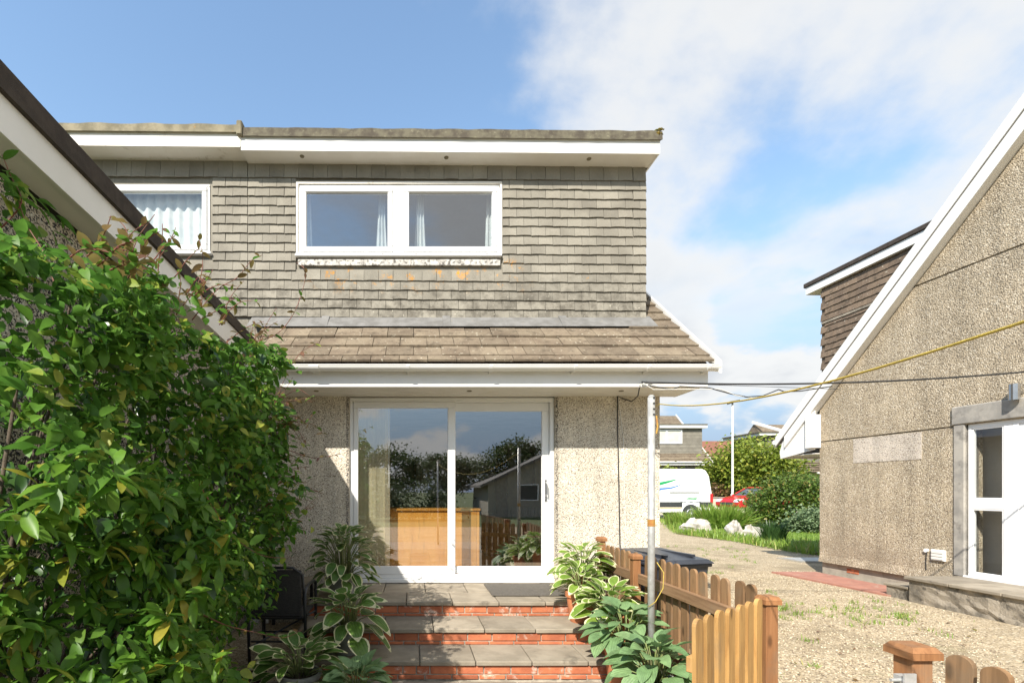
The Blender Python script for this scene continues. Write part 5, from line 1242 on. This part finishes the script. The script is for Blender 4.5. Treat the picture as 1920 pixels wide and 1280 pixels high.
o = scatter_mesh('verge_grass', tv, tf, 'grass_blade', np.column_stack([E, np.full(n, 0.0)]), rots(r.random(n) * 6.28, 1.15 + r.normal(0, .35, n), r.normal(0, .3, n)), .10 + .22 * r.random(n) ** 2); tag(o, 'rough grass along the edge of the planting bed', 'grass', kind='stuff')
def gpt(px, py, z=0): Yg = (EYE - z) * F / (py - CY); return ((px - CX) * Yg / F, Yg, z)
blades('grass_clump', 'big clump of arching green blades below the red car', 'grass clump', (12.45, 19.4, 0), .8, 1300, .55, 1.12, 'grass_blade', 31, lean=.75, wd=.035)
blades('grass_clump', 'low yellowish grass clump beside the van wheel', 'grass clump', (11.3, 20.2, 0), .55, 420, .4, .8, 'grass_blade', 32, lean=.5, wd=.025)
blades('grass_clump', 'small dark tufty plant at the edge of the lawn', 'grass clump', (10.35, 13.8, 0), .26, 420, .35, .72, 'leaf_dark', 33, lean=.35, wd=.02)
def rock(label, x, y, z, sx, sy, sz, seed):
    r = random.Random(seed); b = MB(); n1_, n2_ = 18, 10
    ph = [r.uniform(0, 6) for _ in range(6)]
    for i in range(n2_ + 1):
        th = math.pi * i / n2_
        for k in range(n1_):
            a = 2 * math.pi * k / n1_; q_ = 1 + .22 * math.sin(3 * a + ph[0] + 2 * th) + .13 * math.sin(5 * th + ph[1] + a) + r.uniform(-.035, .035)
            b.v.append((x + sx * q_ * math.sin(th) * math.cos(a), y + sy * q_ * math.sin(th) * math.sin(a), z + sz * q_ * math.cos(th)))
    for i in range(n2_):
        for k in range(n1_): b.face(i * n1_ + k, (i + 1) * n1_ + k, (i + 1) * n1_ + (k + 1) % n1_, i * n1_ + (k + 1) % n1_)
    return tag(b.build('rock', 'rock'), label, 'rock', 'white rocks edging the planting bed')
rock('largest white rock edging the bed, left of the others', 10.15, 17.3, .12, .52, .34, .33, 1)
rock('pointed white rock in the middle of the bed edge', 10.62, 15.9, .12, .26, .22, .33, 2)
rock('white rock at the right end of the row, nearest the lawn', 11.05, 15.7, .10, .32, .22, .24, 3)
rock('small grey rock lying in front of the pointed one', 10.5, 15.4, .03, .2, .14, .12, 4)
# foliage masses
quad_v = [(-.28, 0, 0), (.28, 0, 0), (.34, .55, .12), (-.34, .55, .12), (0, 1, -.05)]; quad_f = [(0, 1, 2, 3), (3, 2, 4)]
def crown(parent, centre, rad, n, size, m, seed, clumps=46, tight=.26, name='crown', shell=.72, flat=.0):
    r = np.random.default_rng(seed); c = r.normal(0, 1, (clumps, 3)); c /= np.linalg.norm(c, axis=1)[:, None]; c *= (shell + (1 - shell) * r.random(clumps))[:, None] * (.55 + .5 * r.random(clumps))[:, None] ** .5
    c[:, 2] = np.maximum(c[:, 2], -.75 + flat); k = r.integers(0, clumps, n); p = c[k] + r.normal(0, tight, (n, 3)) * (.6 + .8 * r.random(clumps))[k][:, None]
    P = np.array(centre) + p * np.array(rad); ok = P[:, 2] > .03; P = P[ok]; n = len(P)
    out = p[ok]; yaw = np.arctan2(-out[:, 0], out[:, 1]) + r.normal(0, .9, n); o = scatter_mesh(name, quad_v, quad_f, m, P, rots(yaw, r.normal(-.1, .6, n), r.normal(0, .6, n)), size * (.6 + .8 * r.random(n)), parent)
    return o
def tree(name, label, cat, x, y, z0, h, rad, n, size, m, seed, group=None, clumps=46, trunk_h=None, tr=.12, tight=.2):
    t = thing(name, label, cat, (x, y, z0), 0, group); rr_ = random.Random(seed)
    th = trunk_h or h - rad[2] * 1.2
    b = MB(); b.tube([(x, y, z0 - .1), (x + .05, y, z0 + th * .6), (x - .03, y, z0 + h - rad[2] * .7)], [tr, tr * .8, tr * .4], 8)
    for k in range(7):
        a = k * 2.4; b.tube([(x, y, z0 + th * (.55 + .08 * k)), (x + math.cos(a) * rad[0] * .35, y + math.sin(a) * rad[1] * .35, z0 + h - rad[2] * 1.1), (x + math.cos(a) * rad[0] * .75, y + math.sin(a) * rad[1] * .75, z0 + h - rad[2] * (.9 - .1 * k))], [tr * .5, tr * .3, .02], 6)
    b.build('trunk', 'bark', t, True); crown(t, (x, y, z0 + h - rad[2]), rad, n, size, m, seed, clumps, tight); return t
tree('round_tree', 'yellow-green leafy tree behind the lamp post', 'tree', 23.5, 33, .2, 4.55, (2.45, 2.3, 1.95), 22000, .19, 'tree_leaf', 41)
tree('round_tree', 'smaller green tree between the far house and the yellow-green tree', 'tree', 25.0, 42, .2, 4.6, (2.2, 2.0, 1.7), 9000, .22, 'bush_leaf', 42)
b1 = thing('flowering_bush', 'large rounded dark green bush by the lawn', 'bush', (15.2, 20, 0)); 
crown(b1, (15.85, 20.0, .92), (1.62, 1.4, 1.08), 17000, .095, 'bush_leaf', 43, 120, .19, shell=.8, flat=.15)
MB().tube([(15.3, 20, -.05), (15.3, 20, .8), (15.4, 20, 1.4)], [.09, .06, .02], 8).build('trunk', 'bark', b1)
b2 = thing('low_conifer', 'low grey-green bush partly behind the house corner', 'bush', (14.6, 17.3, 0)); crown(b2, (14.75, 17.4, .35), (.95, .8, .5), 3600, .09, 'conifer_leaf', 44, 50, .22, flat=.2)
MB().tube([(14.75, 17.4, -.05), (14.75, 17.4, .5)], [.06, .02], 8).build('trunk', 'bark', b2)
b3 = thing('red_leaved_bush', 'reddish bush growing behind the low wall near the lamp post', 'bush', (19.6, 32.2, .2)); crown(b3, (19.9, 32.4, 1.15), (1.2, .7, .7), 2200, .17, 'leaf_red', 45, 30)
MB().tube([(19.9, 32.4, 0), (19.9, 32.4, 1)], [.06, .02], 8).build('trunk', 'bark', b3)
b4 = thing('garden_bush', 'light green bush behind the back of the van', 'bush', (18.5, 33.8, .2)); crown(b4, (18.4, 34.6, 2.2), (1.1, .8, .9), 1800, .2, 'tree_leaf', 46, 30)
MB().tube([(18.4, 34.6, 0), (18.4, 34.6, 2)], [.06, .02], 8).build('trunk', 'bark', b4)
# ================================================================== street: wall, lamp, vehicles
t = thing('low_wall', 'low pale rendered wall behind the parked vehicles', 'wall', (22, 31.2, 0)); box('wall', 'render_wall', t, 12, 32, 31.1, 31.3, -.1, 1.02); box('coping', 'concrete', t, 12, 32, 31.06, 31.34, 1.021, 1.09, .01)
t = thing('street_lamp', 'tall pale grey street lamp with a flat lantern', 'street lamp', (19.95, 30.0, 0))
MB().tube([(19.95, 30, -.05), (19.95, 30, 1.3), (19.95, 30, 1.32), (19.95, 30, 6.95)], [.10, .10, .062, .05], 12).build('column', 'lamp_post', t, True)
b = MB().hexa([(19.72, 29.82, 6.90), (20.32, 29.9, 7.10), (20.32, 30.1, 7.10), (19.72, 30.18, 6.90), (19.72, 29.82, 7.06), (20.36, 29.9, 7.18), (20.36, 30.1, 7.18), (19.72, 30.18, 7.06)]); b.build('lantern', 'dark_trim', t); box('bracket', 'lamp_post', t, 19.92, 19.98, 29.97, 30.03, 6.9, 7.0)
def wheel(parent, x, y, z, r, wd, sgn):
    o = MB().tube([(x, y - wd / 2, z), (x, y + wd / 2, z)], r, 22).build('wheel', 'tyre', parent); yy = y + sgn * wd / 2
    MB().tube([(x, yy, z), (x, yy + sgn * .02, z)], [r * .66, r * .55], 18).build('rim', 'chrome', o); MB().tube([(x, yy, z), (x, yy + sgn * .035, z)], r * .16, 10).build('hub', 'white', o)
def shell(parent, name, m, prof, wd, belt, top_in, bevel):
    b = MB(); n = len(prof); zmax = max(p[1] for p in prof)
    for sg in (-1, 1):
        for x, z in prof:
            k = max(0, (z - belt) / (zmax - belt)); b.v.append((x, sg * (wd / 2 - top_in * k), z))
    area = sum(prof[i][0] * prof[(i + 1) % n][1] - prof[(i + 1) % n][0] * prof[i][1] for i in range(n))
    A = list(range(n)); B = list(range(n, 2 * n)); fl = area > 0
    b.face(*(A if fl else A[::-1])); b.face(*(B[::-1] if fl else B))
    for i in range(n):
        j = (i + 1) % n; q_ = (A[i], B[i], B[j], A[j]); b.face(*(q_ if fl else q_[::-1]))
    return b.build(name, m, parent, bevel=bevel, seg=3)
Vn = thing('delivery_van', 'white high-roofed van with green and blue swooshes parked behind the house corner', 'van', (12.4, 26.0, 0), 0, local=True)
# local: x along the van (rear at +3.2), y across (-1 faces the camera)
shell(Vn, 'body', 'van_white', [(-3.3, .35), (3.15, .35), (3.2, .62), (3.18, 1.35), (3.08, 2.25), (2.93, 2.56), (2.75, 2.64), (-1.4, 2.66), (-1.9, 2.52), (-2.5, 1.62), (-3.25, 1.25), (-3.35, .8)], 2.0, 1.25, .13, .07)
for x in (2.05, -2.35):
    for sg in (-1, 1): wheel(Vn, x, sg * .88, .34, .35, .25, sg)
    for sg in (-1, 1): MB().tube([(x, sg * .995, .36), (x, sg * 1.006, .36)], .44, 24).build('wheel_arch', 'dark_trim', Vn)
box('side_trim', 'dark_trim', Vn, -2.9, 1.60, -1.022, -1.001, .66, .92, .006); box('side_trim', 'dark_trim', Vn, 2.5, 3.14, -1.022, -1.001, .66, .92, .006)
box('sill_stripe', 'logo_orange', Vn, -1.9, 1.58, -1.008, -1.0005, .59, .625)
box('door_rail', 'dark_trim', Vn, .95, 2.5, -1.018, -.985, 1.40, 1.435, .004)
for x in (3.165,):
    for sg in (-1, 1): box('tail_light', 'lamp_lens', Vn, 3.06, 3.205, sg * 1.008 - .012 * (sg < 0) - .0 * sg, sg * 1.008 + .012 * (sg > 0) - .09 * sg if False else sg * .93, .85, 1.35, .004) if sg < 0 else box('tail_light', 'lamp_lens', Vn, 3.06, 3.205, .93, 1.012, .85, 1.35, .004)
box('rear_bumper', 'dark_trim', Vn, 3.16, 3.27, -.9, .9, .36, .58, .02)
b = MB(); b.hexa([(-2.45, -.995, 1.45), (-1.3, -.995, 1.45), (-1.3, -.97, 1.45), (-2.45, -.97, 1.45), (-1.95, -.925, 2.2), (-1.3, -.925, 2.2), (-1.3, -.9, 2.2), (-1.95, -.9, 2.2)]); b.build('cab_window', 'car_glass', Vn)
for x in (1.0, -1.2): box('panel_seam', 'logo_grey', Vn, x, x + .012, -1.0015, -.99, .95, 1.26)
def side_y(z): return -(1.0 - .13 * max(0, (z - 1.25) / (2.66 - 1.25))) - .004
def decal(name, m, top, bot):
    b = MB(); n = len(top)
    for (x, z) in top: b.v.append((x, side_y(z), z)); b.v.append((x, side_y(z) + .01, z))
    for (x, z) in bot: b.v.append((x, side_y(z), z)); b.v.append((x, side_y(z) + .01, z))
    for i in range(n - 1): b.face(2 * i, 2 * (n + i), 2 * (n + i + 1), 2 * (i + 1))
    o = b.build(name, m, Vn)
    return o
# swooshes: centre lines in pixel terms read off as metres along the side
def vx(px): return (px - CX) * 25.0 / F - 12.4
def vzv(py): return EYE + (CY - py) * 25.0 / F
decal('green_swoosh', 'logo_green', [(vx(p), vzv(q_)) for p, q_ in ((1190, 906), (1215, 906), (1238, 903.5), (1252, 901), (1265, 898.5), (1272, 897.5))], [(vx(p), vzv(q_)) for p, q_ in ((1190, 918), (1215, 914), (1238, 909.5), (1252, 905.5), (1265, 901), (1272, 898))])
decal('blue_swoosh', 'logo_blue', [(vx(p), vzv(q_)) for p, q_ in ((1200, 912), (1225, 915), (1245, 914), (1260, 912.5), (1272, 909.5), (1279, 906.5))], [(vx(p), vzv(q_)) for p, q_ in ((1200, 932), (1225, 928), (1240, 918), (1260, 915.5), (1272, 911.5), (1279, 907.3))])
decal('logo_swoosh', 'logo_green', [(vx(p), vzv(q_)) for p, q_ in ((1287, 934), (1292, 932.3), (1299, 931.8), (1307, 931.6))], [(vx(p), vzv(q_)) for p, q_ in ((1287, 934.6), (1292, 933.6), (1299, 933.2), (1307, 933.4))])
decal('logo_swoosh', 'logo_green', [(vx(p), vzv(q_)) for p, q_ in ((1285, 936), (1292, 934.6), (1299, 934.8), (1306, 934.6))], [(vx(p), vzv(q_)) for p, q_ in ((1285, 936.3), (1292, 935.6), (1299, 936.4), (1306, 936.6))])
def text(parent, body, m, size, x, y, z, bold=0.0):
    cu = bpy.data.curves.new('lettering', 'FONT'); cu.body = body; cu.size = size; cu.align_x = 'CENTER'; cu.extrude = .002; cu.offset = bold
    tmp = bpy.data.objects.new('tmp', cu); COL.objects.link(tmp); bpy.context.view_layer.update()
    me = bpy.data.meshes.new_from_object(tmp.evaluated_get(bpy.context.evaluated_depsgraph_get())); bpy.data.objects.remove(tmp)
    me.materials.clear(); me.materials.append(MAT[m]); return link('lettering', me, parent, (x, y, z), (R(90), 0, 0))
text(Vn, 'South West Water', 'logo_grey', .135, vx(1294.5), -1.006, vzv(941.8), .003); text(Vn, 'southwestwater.co.uk', 'logo_grey', .10, vx(1242), -1.006, vzv(943.5))
def car(name, label, x, y, m, rot):
    c = thing(name, label, 'car', (x, y, 0), rot, local=True)
    shell(c, 'body', m, [(-2.0, .28), (2.0, .28), (2.06, .6), (1.98, .92), (1.1, 1.0), (-.95, .99), (-1.85, .80), (-2.08, .62), (-2.1, .4)], 1.7, .75, .08, .07)
    shell(c, 'cabin', 'car_glass', [(-1.05, .95), (1.75, .95), (1.35, 1.40), (-.25, 1.42)], 1.52, .95, .18, .04)
    shell(c, 'roof', m, [(-.38, 1.40), (1.42, 1.38), (1.25, 1.45), (-.15, 1.47)], 1.22, 1.38, .03, .02)
    for sg in (-1, 1):
        for (xa, xb, za, zb2) in ((-1.08, -.28, .96, 1.42), (1.78, 1.38, .96, 1.40), (.42, .42, .96, 1.41)):
            b = MB(); b.tube([(xa, sg * .755, za), (xb, sg * .60, zb2)], .035, 6); b.build('pillar', m, c)
    for wx in (-1.3, 1.25):
        for sg in (-1, 1): wheel(c, wx, sg * .76, .30, .30, .19, sg)
    for sg in (-1, 1):
        b = MB(); b.hexa([(-2.09, sg * .80, .62), (-1.78, sg * .845, .62), (-1.78, sg * .5, .62), (-2.1, sg * .5, .62), (-2.0, sg * .79, .76), (-1.78, sg * .835, .80), (-1.8, sg * .5, .80), (-2.03, sg * .5, .75)]); b.build('headlight', 'headlight', c)
        box('tail_light', 'lamp_lens', c, 1.98, 2.07, sg * .78 - .08, sg * .78 + .08, .65, .88)
        box('mirror', m, c, -.78, -.60, sg * .88 - .07, sg * .88 + .07, .95, 1.07, .02)
    box('grille', 'dark_trim', c, -2.115, -2.08, -.45, .45, .45, .60, .01)
    return c
car('parked_car', 'red hatchback nosing out from behind the large bush', 19.75, 27.4, 'car_red', R(8)).location.z = .26
car('parked_car', 'blue car glimpsed behind the rear of the van', 22.2, 35.2, 'car_blue', R(0)).location.z = .35
# ================================================================== distant houses
def far_house(name, label, xr, y, zg, s, m_roof='roof_tile', win=True):
    """same house type as the near one; xr = right end of its dormer, front faces the camera"""
    t = thing(name, label, 'house', (xr - 3, y, zg), local=True); L = 9.0
    bx_ = lambda nm, m, *a: box(nm, m, t, *a)
    x1 = 3.0; x0 = x1 - L
    bx_('wall', 'render_wall', x0, x1 + .06, 0, 7, -.5, 2.7)
    MB().prism([(-.65, 2.75), (4.4, 7.03), (9.4, 2.75)], 'x', x0 - .2, x1 + .30).build('roof', m_roof, t)
    for k in range(6):
        ya = -.66 + k * .235; b = MB(); za = 2.77 + (ya + .65) * .848
        b.hexa([(x0 - .2, ya, za), (x1 + .3, ya, za), (x1 + .3, ya + .25, za + .19), (x0 - .2, ya + .25, za + .19), (x0 - .2, ya - .01, za + .05), (x1 + .3, ya - .01, za + .05), (x1 + .3, ya + .25, za + .215), (x0 - .2, ya + .25, za + .215)]); b.build('tile_course', m_roof, t)
    bx_('dormer', 'tile', x0, x1, .15, 3.4, 3.3, 5.45)
    for k in range(17): bx_('hung_course', 'tile', x0, x1 + .012, .118 + .0005 * (k % 2), .149, 3.42 + k * .113, 3.42 + k * .113 + .10)
    bx_('dormer_fascia', 'white', x0 - .1, x1 + .25, -.15, 3.6, 5.4, 5.62); bx_('dormer_felt', 'felt', x0 - .12, x1 + .27, -.18, 3.6, 5.621, 5.70)
    bx_('gutter', 'white', x0 - .2, x1 + .35, -.80, -.68, 2.70, 2.80); bx_('fascia', 'white', x0 - .2, x1 + .3, -.679, -.66, 2.52, 2.75)
    b = MB(); b.hexa([(x1 + .3, -.68, 2.75), (x1 + .34, -.68, 2.75), (x1 + .34, 4.4, 7.05), (x1 + .3, 4.4, 7.05), (x1 + .3, -.68, 2.87), (x1 + .34, -.68, 2.87), (x1 + .34, 4.4, 7.17), (x1 + .3, 4.4, 7.17)]); b.build('verge', 'white', t)
    if win:
        b = MB(); frame_rect(b, x1 - 4.2, x1 - 1.55, 4.2, 5.3, .09, .06, .117, .01); b.box(x1 - 2.8, x1 - 2.68, .065, .112, 4.29, 5.21); w_ = b.build('window', 'upvc', t)
        for a, c_ in ((x1 - 4.11, x1 - 2.8), (x1 - 2.68, x1 - 1.64)): box('pane', 'net_pane', w_, a, c_, .09, .10, 4.29, 5.21)
    b = MB(); frame_rect(b, x1 - 2.6, x1 - .6, .95, 2.1, .08, -.03, .0, .01); w_ = b.build('window', 'upvc', t); box('pane', 'car_glass', w_, x1 - 2.52, x1 - .68, -.02, -.01, 1.03, 2.02)
    return t
FH = far_house('far_house', 'dormer house of the same type beyond the white van', (1318 - CX) * 37 / F, 37, .92, 1)
t2 = thing('far_house', 'partly hidden house with brown framed window behind the right-hand house', 'house', (31, 38.5, .3))
box('wall', 'render_wall', t2, 27.2, 37, 38.6, 45, -.2, 3.2); box('dormer', 'tile', t2, 28.0, 37, 38.0, 42, 3.7, 5.9)
for k in range(16): box('hung_course', 'tile', t2, 28.0, 37, 37.968, 37.999, 3.75 + k * .135, 3.75 + k * .135 + .12)
MB().prism([(37.2, 2.9), (41.5, 7.2), (46, 2.9)], 'x', 29.4, 38).build('roof', 'roof_tile', t2)
for k in range(5): box('tile_course', 'roof_tile', t2, 27.5, 37, 37.15 + k * .19, 37.4 + k * .19, 2.95 + k * .19, 3.02 + k * .19)
box('flat_roof', 'felt', t2, 27.0, 37, 37.5, 42, 6.02, 6.12); box('fascia', 'white', t2, 27.1, 37, 37.55, 42, 5.84, 6.019); box('gutter', 'white', t2, 31.2, 37, 37.0, 37.12, 2.82, 2.94)
b = MB(); b.hexa([(29.25, 38, 6.1), (29.4, 38, 6.1), (29.4, 41.5, 7.3), (29.25, 41.5, 7.3), (29.25, 38, 6.3), (29.4, 38, 6.3), (29.4, 41.5, 7.5), (29.25, 41.5, 7.5)]); b.build('verge', 'white', t2)
b = MB(); frame_rect(b, 29.9, 31.3, 4.45, 5.2, .10, 37.90, 37.965, .01); w_ = b.build('window', 'window_brown', t2); box('pane', 'car_glass', w_, 30.0, 31.2, 37.93, 37.94, 4.55, 5.10)
t3 = thing('far_roof_house', 'distant house with a long red-brown roof above the trees', 'house', (37, 62, .5))
box('wall', 'render_wall', t3, 32, 52, 62, 70, 0, 5.2); MB().prism([(61.5, 5.0), (66, 8.3), (70.5, 5.0)], 'x', 31.4, 53).build('roof', 'red_roof', t3); box('chimney', 'brick', t3, 47, 47.8, 65.6, 66.4, 8, 9.3)
# wooded ridge on the horizon
b = MB(); n = 90
for i in range(n + 1):
    x = -260 + 620 * i / n; hgt = 14 + 5 * math.sin(i * .21) + 2.2 * math.sin(i * .7) + random.uniform(-.5, .5)
    b.v += [(x, 190, -2), (x, 230, hgt), (x, 330, -2)]
    if i: k = (i - 1) * 3; b.face(k, k + 3, k + 4, k + 1); b.face(k + 1, k + 4, k + 5, k + 2)
struct(b.build('hills', 'hill'))
# ================================================================== behind the camera (mirrored in the panes)
for i, (x, y, h, rr_, lb) in enumerate(((-11, -21, 4.4, 2.6, 'leftmost tree mirrored in the patio door'), (-6.6, -24, 5.2, 1.6, 'tall pointed tree mirrored in the left patio pane'), (-2.0, -23, 4.3, 2.8, 'broad tree mirrored beside the door mullion'),
        (2.6, -25, 4.2, 2.6, 'low tree mirrored in the middle of the right patio pane'), (6.8, -22, 4.9, 2.5, 'dark tree mirrored at the right of the patio door'), (11.5, -22, 5.0, 2.8, 'rightmost tree mirrored in the patio door'))):
    tree('garden_tree', lb, 'tree', x, y, 0, h, (rr_, rr_ * .8, h * .36), 9000, .15, 'far_leaf', 60 + i, 'trees behind the viewer', tight=.17)
t = thing('bungalow', 'gabled house mirrored in the right patio pane', 'house', (8.0, -17, 0))
MB().prism([(4.4, -.1), (11.6, -.1), (11.6, 1.9), (8.0, 3.6), (4.4, 1.9)], 'y', -24, -17).build('wall', 'concrete', t)
for sg in (-1, 1):
    MB().prism([(8.0, 3.62), (8.0 + sg * 4.1, 1.68), (8.0 + sg * 4.1, 1.84), (8.0, 3.78)], 'y', -24.2, -16.7).build('roof', 'grey_roof', t)
b = MB(); frame_rect(b, 6.2, 7.4, .9, 1.9, .07, -16.999, -16.96, .008); w_ = b.build('window', 'upvc', t); box('pane', 'car_glass', w_, 6.27, 7.33, -16.99, -16.98, .97, 1.83)
hd = thing('added_hedge', 'added unseen dark hedge covering bright ground mirrored in the left patio pane', 'hedge', (-4, -15, 0))  # added out of view so the panes do not mirror bright open ground
for k in range(5): crown(hd, (-9.5 + k * 2.5, -15, .95), (1.7, .8, 1.15), 3500, .12, 'far_leaf', 80 + k, 40, .2, flat=.2)
MB().tube([(-4, -15, -.05), (-4, -15, .9)], [.1, .05], 8).build('trunk', 'bark', hd)
